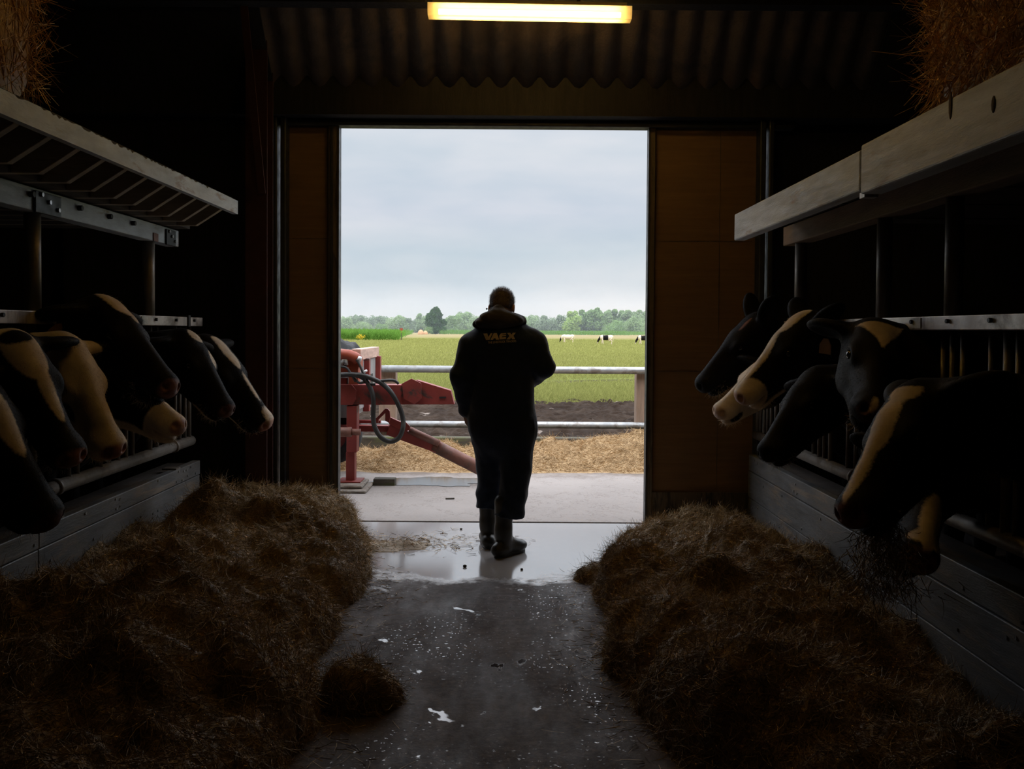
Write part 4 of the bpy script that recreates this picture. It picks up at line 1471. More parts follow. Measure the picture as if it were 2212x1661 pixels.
def make_lamp(la, lb, label, yhang, zhang):
    lc = (la + lb) / 2
    lamp = thing('fluorescent_lamp', label, 'lamp', (lc.x, lc.y, lc.z), 'fluorescent lamps over the passage')
    dx = (lb - la).normalized()
    hz = Vector((0, 0, 1))
    MB().beam(la + dx * 0.01 + hz * 0.045, lb - dx * 0.01 + hz * 0.045, 0.10, 0.026).build('housing', m_house, lamp, bevel=0.004)
    MB().tube([la + dx * 0.045 - hz * 0.005, lb - dx * 0.045 - hz * 0.005], 0.017, 12).build('tube', m_tube, lamp, True)
    # trough-shaped cover, open at the top
    pr = [(-0.062, 0.032), (-0.058, -0.02), (-0.042, -0.042), (0.042, -0.042), (0.058, -0.02), (0.062, 0.032)]
    V, Fc = [], []
    for p in (la - dx * 0.02, lb + dx * 0.02):
        for a, b in pr:
            V.append(p + Vector((0, a, b)))
    Fc = [(i, i + 1, 7 + i, 6 + i) for i in range(5)] + [(5, 4, 3, 2, 1, 0), (6, 7, 8, 9, 10, 11)]
    put('cover', V, Fc, m_cover, lamp)
    for q in (0.25, 0.75):
        p = la.lerp(lb, q)
        MB().tube([p + hz * 0.05, p + hz * 0.12, Vector((p.x, yhang, zhang))], 0.012, 6).build('hanger', m_bolt, lamp)


make_lamp(la, lb, 'yellowish glowing fluorescent tube lamp hanging above the doorway', 6.15, zb + 0.1)
# the next lamp of the row, over the passage
make_lamp(la + Vector((0.05, 3.75 - YLAMP, 0.16)), lb + Vector((0.05, 3.75 - YLAMP, 0.16)), 'second fluorescent lamp of the row, hanging over the middle of the passage', 3.9, 4.4)
structure(MB().box((-7, 3.84, 4.35), (7, 3.96, 4.55)).build('trim_10', m_wall))
# ================================================================= HAY AND STRAW


def straw_mat(name, c0, c1, rough=0.6):
    m = bpy.data.materials.new(name)
    m.use_nodes = True
    t = NT(m.node_tree)
    t.n.clear()
    a = t.new('ShaderNodeAttribute', attribute_name='tone')
    p = t.new('ShaderNodeBsdfPrincipled')
    t.put(p.inputs['Base Color'], t.ramp(a.outputs['Fac'], [(0.0, c0), (1.0, c1)]))
    p.inputs['Roughness'].default_value = rough
    p.inputs['Specular IOR Level'].default_value = 0.35
    o = t.new('ShaderNodeOutputMaterial')
    t.l.new(p.outputs[0], o.inputs[0])
    return m


m_hay = straw_mat('hay', (0.12, 0.075, 0.033), (0.56, 0.395, 0.19))
m_straw_out = straw_mat('yard_straw', (0.26, 0.165, 0.075), (0.66, 0.47, 0.26), 0.75)
m_bale = straw_mat('bale_straw', (0.34, 0.17, 0.050), (0.90, 0.60, 0.24), 0.42)


def heap(name, label, cat, x0, x1, y0, y1, hf, nstr, mat, slen=(0.025, 0.088), swid=(0.0016, 0.0032), res=0.022, seed=1, fluff=0.19, dens_pow=None, group=None, pull=0.35):
    """mound with a knobbly surface under thousands of loose stalks; one mesh"""
    rng = np.random.default_rng(seed)
    nx, ny = int((x1 - x0) / res), int((y1 - y0) / res)

    def full(P):
        h = hf(P)
        m = np.clip(h / 0.09, 0, 1)
        return h + m * (0.085 * fnoise(P, 4.2, seed + 3, 2) + 0.050 * fnoise(P, 9.5, seed, 2) + 0.022 * fnoise(P, 26, seed + 1, 2))
    V, Fc = grid(x0, x1, y0, y1, nx, ny, full)
    Zg = V[:, 2].reshape(ny + 1, nx + 1).copy()
    keep = (V[Fc][:, :, 2] > 0.004).any(axis=1)
    V[:, 2] = np.where(V[:, 2] > 0.004, V[:, 2], -0.004)
    Fc = Fc[keep]
    used = np.zeros(len(V), bool)
    used[Fc.ravel()] = True
    remap = np.cumsum(used) - 1
    V, Fc = V[used], remap[Fc]
    # stalks: positions drawn on the height grid, denser on steep faces so the cover stays even
    P = np.column_stack([rng.uniform(x0, x1, nstr * 5), rng.uniform(y0, y1, nstr * 5)])
    gyy, gxx = np.gradient(Zg, (y1 - y0) / ny, (x1 - x0) / nx)
    fx = (P[:, 0] - x0) / (x1 - x0) * nx
    fy = (P[:, 1] - y0) / (y1 - y0) * ny
    i0, j0 = np.clip(fx.astype(int), 0, nx - 1), np.clip(fy.astype(int), 0, ny - 1)
    tx, ty = fx - i0, fy - j0

    def bil(A):
        return (A[j0, i0] * (1 - tx) + A[j0, i0 + 1] * tx) * (1 - ty) + (A[j0 + 1, i0] * (1 - tx) + A[j0 + 1, i0 + 1] * tx) * ty
    h, gx, gy = bil(Zg), bil(gxx), bil(gyy)
    ok = (h > 0.008) & (rng.uniform(0, 3.2, len(P)) < np.sqrt(1 + gx * gx + gy * gy))
    sel = np.nonzero(ok)[0][:nstr]
    P, h, gx, gy = P[sel], h[sel], gx[sel], gy[sel]
    nrm = np.column_stack([-gx, -gy, np.ones(len(P))])
    nrm /= np.linalg.norm(nrm, axis=1, keepdims=True)
    D = rng.normal(size=(len(P), 3))
    # stalks lie combed together locally
    fl = np.column_stack([fnoise(P, 2.5, seed + 5, 2), fnoise(P, 2.5, seed + 6, 2), -0.10 * np.ones(len(P))]) * 1.6
    D = D * 0.8 + fl
    D -= nrm * (D * nrm).sum(1, keepdims=True)
    D /= np.linalg.norm(D, axis=1, keepdims=True) + 1e-9
    D = D + nrm * (rng.uniform(0.0, 1.0, len(P)) ** 2.5 * fluff + 0.025)[:, None]
    D /= np.linalg.norm(D, axis=1, keepdims=True)
    B = np.column_stack([P, h + 0.001])
    SV, SF = strands(B, D, rng.uniform(slen[0], slen[1], len(P)), rng.uniform(swid[0], swid[1], len(P)), 0.75, rng, 3, -nrm * pull)
    SV[:, 2] = np.maximum(SV[:, 2], 0.002)
    allV = np.concatenate([V, SV])
    allF = np.concatenate([Fc, SF + len(V)])
    o = put(name, allV, allF, mat)
    ti = np.clip(0.20 + 0.2 * fnoise(V[:, :2], 20, seed, 3), 0, 1)  # mound body toned darker than the stalks so gaps read as shadow
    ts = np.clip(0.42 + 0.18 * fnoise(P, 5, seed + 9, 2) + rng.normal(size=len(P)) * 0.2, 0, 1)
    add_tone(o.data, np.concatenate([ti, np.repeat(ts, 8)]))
    return tag(o, label, cat, group, 'stuff')


def G(P, x, y, rx, ry, h, p=2.0):
    d = ((P[:, 0] - x) / rx) ** 2 + ((P[:, 1] - y) / ry) ** 2
    return h * np.exp(-d ** (p / 2))


def dome(P, x, y, rx, ry, h):
    d = ((P[:, 0] - x) / rx) ** 2 + ((P[:, 1] - y) / ry) ** 2
    return h * np.sqrt(np.clip(1 - d, 0, 1))


def smax(*a):
    k = 22.0
    return np.log(sum(np.exp(k * x) for x in a) - (len(a) - 1)) / k


LE = np.array([(1.0, -0.60), (3.06, -0.72), (3.31, -0.66), (3.6, -0.74), (3.96, -0.82), (4.41, -0.80), (4.7, -0.86), (5.03, -0.80), (5.5, -0.86), (5.9, -0.90), (6.25, -0.93), (6.6, -1.08), (6.9, -1.22)])


def left_h(P):
    xe = np.interp(P[:, 1], LE[:, 0], LE[:, 1]) + 0.09 * fnoise(P[:, 1:2] * np.array([[1.0]]) @ np.array([[0.0, 1.0]]), 2.1, 4, 2)
    d = np.clip((xe - P[:, 0]) / 0.62, 0, 1)
    yc = np.array([1.0, 2.5, 3.3, 3.8, 4.25, 4.7, 5.1, 5.45, 5.7, 6.0, 6.35, 6.65, 6.93])
    hc = np.array([0.30, 0.33, 0.36, 0.39, 0.33, 0.30, 0.34, 0.37, 0.29, 0.26, 0.29, 0.27, 0.20])
    top = np.interp(P[:, 1], yc, hc)
    prof = np.sqrt(np.clip(1 - (1 - d) ** 2, 0, 1))
    lump = 1 + 0.50 * fnoise(P, 2.2, 21, 2) + 0.26 * fnoise(P, 5.5, 22, 2)
    fall = np.where(P[:, 1] > 6.70, np.sqrt(np.clip(1 - ((P[:, 1] - 6.70) / 0.25) ** 2, 0, 1)), 1.0)
    h = top * prof * lump * fall
    h = smax(h, dome(P, -1.50, 6.36, 0.42, 0.44, 0.35), dome(P, -1.12, 4.95, 0.30, 0.26, 0.24), dome(P, -1.15, 4.3, 0.30, 0.22, 0.22))
    return h


RE = np.array([(1.0, 0.80), (2.6, 0.80), (3.13, 0.60), (3.5, 0.47), (3.8, 0.48), (4.04, 0.44), (4.45, 0.50), (4.94, 0.46), (5.3, 0.58), (5.7, 0.66), (6.1, 0.74), (6.5, 0.92), (6.85, 1.02)])


def right_h(P):
    xe = np.interp(P[:, 1], RE[:, 0], RE[:, 1]) + 0.08 * fnoise(P[:, 1:2] @ np.array([[0.0, 1.0]]), 2.3, 14, 2)
    d = np.clip((P[:, 0] - xe) / 0.50, 0, 1)
    prof = np.sqrt(np.clip(1 - (1 - d) ** 2, 0, 1))
    yc = np.array([1.0, 2.5, 3.2, 3.7, 4.2, 4.7, 5.2, 5.7, 6.2, 6.6, 6.9])
    hc = np.array([0.28, 0.28, 0.29, 0.25, 0.26, 0.25, 0.25, 0.18, 0.14, 0.13, 0.09])
    top = np.interp(P[:, 1], yc, hc) * np.interp(P[:, 0], [0.4, 1.3, 1.8], [1.08, 1.0, 0.62])
    lump = 1 + 0.50 * fnoise(P, 2.3, 31, 2) + 0.26 * fnoise(P, 5.5, 32, 2)
    fall = np.where(P[:, 1] > 6.64, np.sqrt(np.clip(1 - ((P[:, 1] - 6.64) / 0.27) ** 2, 0, 1)), 1.0)
    h = top * prof * lump * fall
    return smax(h, dome(P, 0.72, 5.02, 0.24, 0.26, 0.26), dome(P, 0.68, 3.95, 0.26, 0.24, 0.22))


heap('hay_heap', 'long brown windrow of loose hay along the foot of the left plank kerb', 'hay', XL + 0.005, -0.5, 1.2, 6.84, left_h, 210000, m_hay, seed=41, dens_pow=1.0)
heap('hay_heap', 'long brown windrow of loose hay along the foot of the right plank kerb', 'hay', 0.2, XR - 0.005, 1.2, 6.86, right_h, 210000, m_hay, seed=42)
q = atz(775, 1525)
heap('hay_clump', 'small round clump of hay lying alone at the passage edge of the left heap', 'hay clump', q.x - 0.25, q.x + 0.25, q.y - 0.25, q.y + 0.25,
     lambda P: dome(P, q.x, q.y + 0.05, 0.16, 0.15, 0.12) * (1 + 0.2 * fnoise(P, 7, 3, 2)), 3500, m_hay, seed=43, res=0.012)
q2 = atz(1292, 1252)
heap('hay_clump', 'little hay clump on the wet floor beside the right heap', 'hay clump', q2.x - 0.22, q2.x + 0.22, q2.y - 0.2, q2.y + 0.2,
     lambda P: dome(P, q2.x, q2.y, 0.14, 0.10, 0.07) * (1 + 0.3 * fnoise(P, 9, 3, 2)), 1800, m_hay, seed=44, res=0.010)
# loose stalks strewn on the wet floor off the far end of the left heap
q3 = atz(880, 1182)
heap('strewn_hay', 'thin scatter of loose hay trailing from the left heap towards the boots', 'hay', q3.x - 0.42, q3.x + 0.34, q3.y - 0.28, q3.y + 0.28,
     lambda P: np.clip(0.05 * np.exp(-((P[:, 0] - q3.x + 0.2) / 0.33) ** 2 - ((P[:, 1] - q3.y) / 0.13) ** 2) * (1 + 0.9 * fnoise(P, 8, 7, 3)) - 0.006, 0, 1),
     1500, m_hay, seed=45, res=0.010, fluff=0.1)
q4 = atz(900, 1172)
rng = np.random.default_rng(9)
n = 420
P = np.column_stack([q4.x + rng.normal(size=n) * 0.30, q4.y + rng.normal(size=n) * 0.16, np.full(n, 0.004)])
D = rng.normal(size=(n, 3)) * np.array([1, 1, 0.03])
D /= np.linalg.norm(D, axis=1, keepdims=True)
V, Fc = strands(P, D, rng.uniform(0.03, 0.12, n), rng.uniform(0.003, 0.005, n), 0.3, rng, 3)
V[:, 2] = np.clip(V[:, 2], 0.002, 0.012)
o = put('loose_stalks', V, Fc, m_hay)
add_tone(o.data, np.repeat(rng.uniform(0, 1, n), 8))
tag(o, 'single hay stalks spread flat over the wet concrete by the doorway', 'hay', kind='stuff')
n = 900
side = rng.uniform(0, 1, n) < 0.5
Yr = rng.uniform(2.6, 5.6, n)
Xr = np.where(side, np.interp(Yr, LE[:, 0], LE[:, 1]) + np.abs(rng.normal(size=n)) * 0.13, np.interp(Yr, RE[:, 0], RE[:, 1]) - np.abs(rng.normal(size=n)) * 0.13)
P = np.column_stack([Xr, Yr, np.full(n, 0.004)])
D = rng.normal(size=(n, 3)) * np.array([1, 1, 0.03])
D /= np.linalg.norm(D, axis=1, keepdims=True)
V, Fc = strands(P, D, rng.uniform(0.03, 0.10, n), rng.uniform(0.002, 0.004, n), 0.3, rng, 3)
V[:, 2] = np.clip(V[:, 2], 0.002, 0.012)
o = put('loose_stalks', V, Fc, m_hay)
add_tone(o.data, np.repeat(rng.uniform(0, 1, n), 8))
tag(o, 'stray hay stalks on the dry floor beside both heaps', 'hay', kind='stuff')

# ---- straw strip outside
def out_h(P):
    e0 = 9.35 + 0.18 * fnoise(P[:, :1] @ np.array([[1.0, 0.0]]), 1.6, 3, 3)
    d = np.clip((P[:, 1] - e0) / 0.75, 0, 1)
    top = np.interp(P[:, 0], [-2.0, -1.65, -1.3, -0.9, -0.6, -0.3, 0.3, 0.75, 1.0, 1.25, 1.45, 1.9, 3], [0.02, 0.05, 0.11, 0.11, 0.12, 0.15, 0.15, 0.17, 0.22, 0.19, 0.23, 0.21, 0.1])
    b = np.clip((10.70 - P[:, 1]) / 0.12, 0, 1)
    return top * (d ** 1.35) * (1 + 0.50 * fnoise(P, 3.0, 5, 3)) * b + 0.012 * np.clip(d * 8, 0, 1) * b


heap('straw_strip', 'pale strip of loose straw lying along the kerb sleeper in the yard', 'straw', -2.6, 2.6, 9.0, 10.70, out_h, 110000, m_straw_out, seed=51, slen=(0.03, 0.10), swid=(0.0025, 0.0055), res=0.025, fluff=0.28, pull=0.7)

# ---- straw bales on the lofts


def bale(label, lo, hi, seed, n, ragged):
    rng = np.random.default_rng(seed)
    lo, hi = np.array(lo), np.array(hi)
    sz = hi - lo
    # subdivided box with lumpy faces
    V, Fc = [], []
    base = 0
    for ax in range(3):
        for sd in (0, 1):
            u, v = [a for a in range(3) if a != ax]
            nu, nv = max(4, int(sz[u] / 0.04)), max(4, int(sz[v] / 0.04))
            for j in range(nv + 1):
                for i in range(nu + 1):
                    p = np.zeros(3)
                    p[ax], p[u], p[v] = sd, i / nu, j / nv
                    V.append(p)
            for j in range(nv):
                for i in range(nu):
                    a = base + j * (nu + 1) + i
                    q = (a, a + 1, a + nu + 2, a + nu + 1)
                    Fc.append(q if (sd == 1) == (ax != 1) else q[::-1])
            base = len(V)
    V = np.array(V)
    c = V - 0.5
    r = 1 - 0.10 * (np.abs(2 * c) ** 6).sum(1) / 3
    W_ = lo + (c * r[:, None] + 0.5) * sz
    nn = np.column_stack([fnoise(W_, 7, seed + k, 3) for k in range(3)])
    W_ = W_ + nn * 0.012 - (c * np.array([0.05, 0.05, 0.0]))
    W_[:, 2] = np.maximum(W_[:, 2], lo[2])
    # stalks over the faces
    face = rng.choice(5, n, p=np.array([0.30, 0.05, 0.30, 0.10, 0.25]))
    U = rng.uniform(0.01, 0.99, (n, 3))
    N_ = np.zeros((n, 3))
    for k, (ax, sd) in enumerate(((0, 0), (0, 1), (1, 1), (1, 0), (2, 1))):
        if ragged < 0 and ax == 0: sd = 1 - sd
        m = face == k
        U[m, ax] = sd
        N_[m, ax] = 1 if sd else -1
    cc = U - 0.5
    rr = 1 - 0.10 * (np.abs(2 * cc) ** 6).sum(1) / 3
    B = lo + (cc * rr[:, None] + 0.5) * sz + N_ * 0.0
    D = rng.normal(size=(n, 3)) * np.array([0.8, 0.8, 1.0])
    D -= N_ * (D * N_).sum(1, keepdims=True)
    D /= np.linalg.norm(D, axis=1, keepdims=True)
    D += N_ * (rng.uniform(0, 1, n) ** 1.6 * abs(ragged) + 0.05)[:, None]
    D[:, 2] -= 0.1
    D /= np.linalg.norm(D, axis=1, keepdims=True)
    SV, SF = strands(B, D, rng.uniform(0.04, 0.17, n) * np.where(rng.uniform(size=n) < 0.06, 1.6, 1), rng.uniform(0.0022, 0.0052, n), 0.12, rng, 2)
    SV[:, 2] = np.maximum(SV[:, 2], lo[2] + 0.003)
    o = put('straw_bale', np.concatenate([W_, SV]), np.concatenate([np.array(Fc), SF + len(W_)]), m_bale)
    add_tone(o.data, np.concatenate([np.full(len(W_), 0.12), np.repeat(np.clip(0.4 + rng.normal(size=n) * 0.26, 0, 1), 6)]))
    return tag(o, label, 'straw bale')


# right: the face towards the passage stands just behind the edge timber
yb = 1.0 * XG * F / (1945 - CX)
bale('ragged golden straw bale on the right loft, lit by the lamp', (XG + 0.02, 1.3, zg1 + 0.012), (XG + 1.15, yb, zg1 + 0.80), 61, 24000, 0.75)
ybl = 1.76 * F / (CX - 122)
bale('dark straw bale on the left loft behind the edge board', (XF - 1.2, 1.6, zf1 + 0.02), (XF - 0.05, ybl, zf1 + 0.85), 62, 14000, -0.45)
# ================================================================= COWS


def coat_material():
    m = bpy.data.materials.new('cow_coat')
    m.use_nodes = True
    t = NT(m.node_tree)
    t.n.clear()
    w = t.new('ShaderNodeAttribute', attribute_name='white').outputs['Fac']
    pk = t.new('ShaderNodeAttribute', attribute_name='pink').outputs['Fac']
    tc = t.new('ShaderNodeTexCoord')
    co = tc.outputs['Object']
    edge = t.math('ADD', w, t.math('MULTIPLY', t.math('SUBTRACT', t.noise(co, 70, 4, 0.7), 0.5), 0.018))
    wm = t.ramp(t.math('ADD', t.math('MULTIPLY', edge, 30.0), 0.5, clamp=True), [(0.35, 0.0), (0.65, 1.0)])
    n = t.noise(co, 14, 5, 0.65)
    black = t.ramp(n, [(0.3, (0.0040, 0.0036, 0.0036)), (0.7, (0.009, 0.0075, 0.007))])
    white = t.ramp(n, [(0.3, (0.60, 0.49, 0.37)), (0.7, (0.82, 0.70, 0.56))])
    col = t.mix(wm, black, white)
    col = t.mix(pk, col, t.ramp(t.noise(co, 30, 4), [(0.35, (0.22, 0.09, 0.075)), (0.65, (0.42, 0.20, 0.165))]))
    p = t.new('ShaderNodeBsdfPrincipled')
    t.put(p.inputs['Base Color'], col)
    t.put(p.inputs['Roughness'], t.math('SUBTRACT', 0.62, t.math('MULTIPLY', pk, 0.30)))
    p.inputs['Specular IOR Level'].default_value = 0.09
    t.put(p.inputs['Sheen Weight'], t.math('MULTIPLY', t.math('SUBTRACT', 1.0, pk), 0.02))
    p.inputs['Sheen Roughness'].default_value = 0.35
    b = t.new('ShaderNodeBump')
    b.inputs['Strength'].default_value = 0.35
    b.inputs['Distance'].default_value = 0.004
    t.put(b.inputs['Height'], t.noise(t.mapping(co, (1, 1, 0.35)), 160, 4, 0.7))
    t.l.new(b.outputs[0], p.inputs['Normal'])
    o = t.new('ShaderNodeOutputMaterial')
    t.l.new(p.outputs[0], o.inputs[0])
    return m


m_coat = coat_material()
m_eye = pmat('cow_eye', (0.008, 0.006, 0.005), 0.08, bump=0, spec=0.7)
m_tag = pmat('ear_tag_yellow', (0.42, 0.22, 0.03), 0.5, bump=0)


def head_prims(c):
    """list of primitives in head space (metres, muzzle along +u); ears separately oriented"""
    pr = [
        ('e', (0.09, 0, 0.005), (0.145, 0.092, 0.095), 0.03),
        ('e', (0.10, 0, 0.055), (0.125, 0.085, 0.058), 0.03),
        ('e', (0.035, 0, 0.075), (0.055, 0.060, 0.040), 0.035),
        ('e', (0.185, 0.060, 0.042), (0.060, 0.044, 0.036), 0.03),
        ('e', (0.185, -0.060, 0.042), (0.060, 0.044, 0.036), 0.03),
        ('c', (0.17, 0, -0.008), (0.42, 0, -0.024), 0.085, 0.057, 0.04),
        ('c', (0.15, 0, 0.060), (0.46, 0, 0.010), 0.050, 0.036, 0.03),
        ('e', (0.452, 0, -0.028), (0.072, 0.078, 0.060), 0.03),
        ('e', (0.487, 0, -0.004), (0.042, 0.060, 0.042), 0.025),
        ('e', (0.11, 0.052, -0.075), (0.11, 0.034, 0.092), 0.04),
        ('e', (0.11, -0.052, -0.075), (0.11, 0.034, 0.092), 0.04),
        ('c', (0.10, 0.030, -0.120), (0.41, 0.014, -0.088), 0.045, 0.032, 0.045),
        ('c', (0.10, -0.030, -0.120), (0.41, -0.014, -0.088), 0.045, 0.032, 0.045),
        ('e', (0.440, 0, -0.088), (0.056, 0.048, 0.032), 0.02),
    ]
    for sd in (1, -1):
        ex, ey, ez = c.get('ear', (-0.16, 0.90, -0.30))
        if sd < 0 and 'ear_far' in c: ex, ey, ez = c['ear_far']
        a = np.array([ex, sd * ey, ez], float)
        a /= np.linalg.norm(a)
        n_ = np.array([0.75, 0, -0.55])
        n_ -= a * (n_ @ a)
        n_ /= np.linalg.norm(n_)
        b = np.cross(a, n_)
        M = np.column_stack([a, b, n_])
        root = np.array([0.005, sd * 0.075, 0.035])
        ctr = root + a * 0.105
        pr += [('c', root, root + a * 0.05, 0.032, 0.034, 0.03),
               ('e', ctr, (0.108, 0.062, 0.031), M, 0.02),
               ('-e', ctr + n_ * 0.030 + a * 0.012, (0.082, 0.042, 0.026), M, 0.012)]
        c['ear%d' % sd] = (root, a, n_, b)
    for sd in (1, -1):
        pr += [('-e', (0.200, sd * 0.104, 0.030), (0.030, 0.016, 0.019), 0.012),
               ('-e', (0.520, sd * 0.037, 0.006), (0.024, 0.015, 0.019), 0.006)]
    pr += [('-e', (0.475, 0, -0.0655), (0.075, 0.10, 0.0085), 0.010)]
    return pr


def body_prims(c, X):
    s = c['s']
    yb = c['yb']

    def B(d, y, z): return (X + s * d, yb + y, z)
    hb, u, w, sc = c['O'], c['u'], c['w'], c['sc']

    def H(a, b, cc): return tuple(hb + u * (a * sc) + c['v'] * (b * sc) + w * (cc * sc))
    pr = [('e', B(0.72, 0, 0.93), (0.40, 0.24, 0.40), 0.05),
          ('e', B(1.34, 0, 0.92), (0.72, 0.295, 0.40), 0.10),
          ('e', B(1.98, 0, 1.03), (0.36, 0.255, 0.31), 0.10),
          ('c', B(0.58, 0, 1.26), B(2.15, 0, 1.25), 0.075, 0.085, 0.10),
          ('e', B(1.75, 0, 0.55), (0.22, 0.14, 0.16), 0.06)]
    for y in (0.15, -0.15):
        pr += [('c', B(0.60, y, 0.95), B(0.66, y, 0.66), 0.12, 0.085, 0.06), ('c', B(0.66, y, 0.66), B(0.62, y, 0.40), 0.075, 0.052, 0.03),
               ('c', B(0.62, y, 0.40), B(0.62, y, 0.12), 0.045, 0.040, 0.02), ('c', B(0.62, y, 0.11), B(0.58, y, 0.045), 0.045, 0.055, 0.02),
               ('c', B(1.98, y * 1.15, 0.92), B(1.82, y * 1.15, 0.70), 0.16, 0.10, 0.06), ('c', B(1.82, y * 1.15, 0.70), B(2.10, y * 1.1, 0.48), 0.085, 0.055, 0.04),
               ('c', B(2.10, y * 1.1, 0.48), B(2.05, y * 1.1, 0.12), 0.050, 0.042, 0.02), ('c', B(2.05, y * 1.1, 0.11), B(2.00, y * 1.1, 0.045), 0.045, 0.055, 0.02)]
    pr += [('c', B(2.28, 0, 1.22), B(2.36, 0, 0.60), 0.030, 0.022, 0.03), ('c', B(2.36, 0, 0.60), B(2.36, 0, 0.42), 0.028, 0.040, 0.02)]
    # neck: crest and throat, through a mid point so it sags a little
    cr0, cr1 = np.array(H(-0.02, 0, 0.025)), np.array(B(0.50, 0, 1.26))
    th0, th1 = np.array(H(0.03, 0, -0.085)), np.array(B(0.48, 0, 0.98))
    m0 = cr0 * 0.5 + cr1 * 0.5 + np.array([0, 0, 0.01])
    m1 = th0 * 0.5 + th1 * 0.5 + np.array([0, 0, -0.02])
    pr += [('c', cr0, m0, 0.072 * sc, 0.088, 0.06), ('c', m0, cr1, 0.088, 0.125, 0.06),
           ('c', th0, m1, 0.070 * sc, 0.095, 0.07), ('c', m1, th1, 0.095, 0.175, 0.07),
           ('c', (cr0 + th0) / 2, (m0 + m1) / 2, 0.080 * sc, 0.10, 0.05), ('c', (m0 + m1) / 2, (cr1 + th1) / 2, 0.10, 0.17, 0.05)]
    return pr


def patch_value(q, pats):
    val = np.full(len(q), -0.05)
    for sg, cc, rr in pats:
        if sg == 't':                # tapering blaze: cc = (u from, u to), rr = (half width from, to)
            tt = (q[:, 0] - cc[0]) / (cc[1] - cc[0])
            hw = rr[0] + (rr[1] - rr[0]) * np.clip(tt, 0, 1)
            d = np.maximum(np.maximum(np.abs(q[:, 1] - 0.004) - hw, np.maximum(cc[0] - q[:, 0], q[:, 0] - cc[1])), 0.02 - q[:, 2])
            val = np.maximum(val, -d)
            continue
        d = d_ell(q, cc, rr)
        val = np.maximum(val, -d) if sg == '+' else np.minimum(val, d)
    return np.clip(val, -0.05, 0.05)


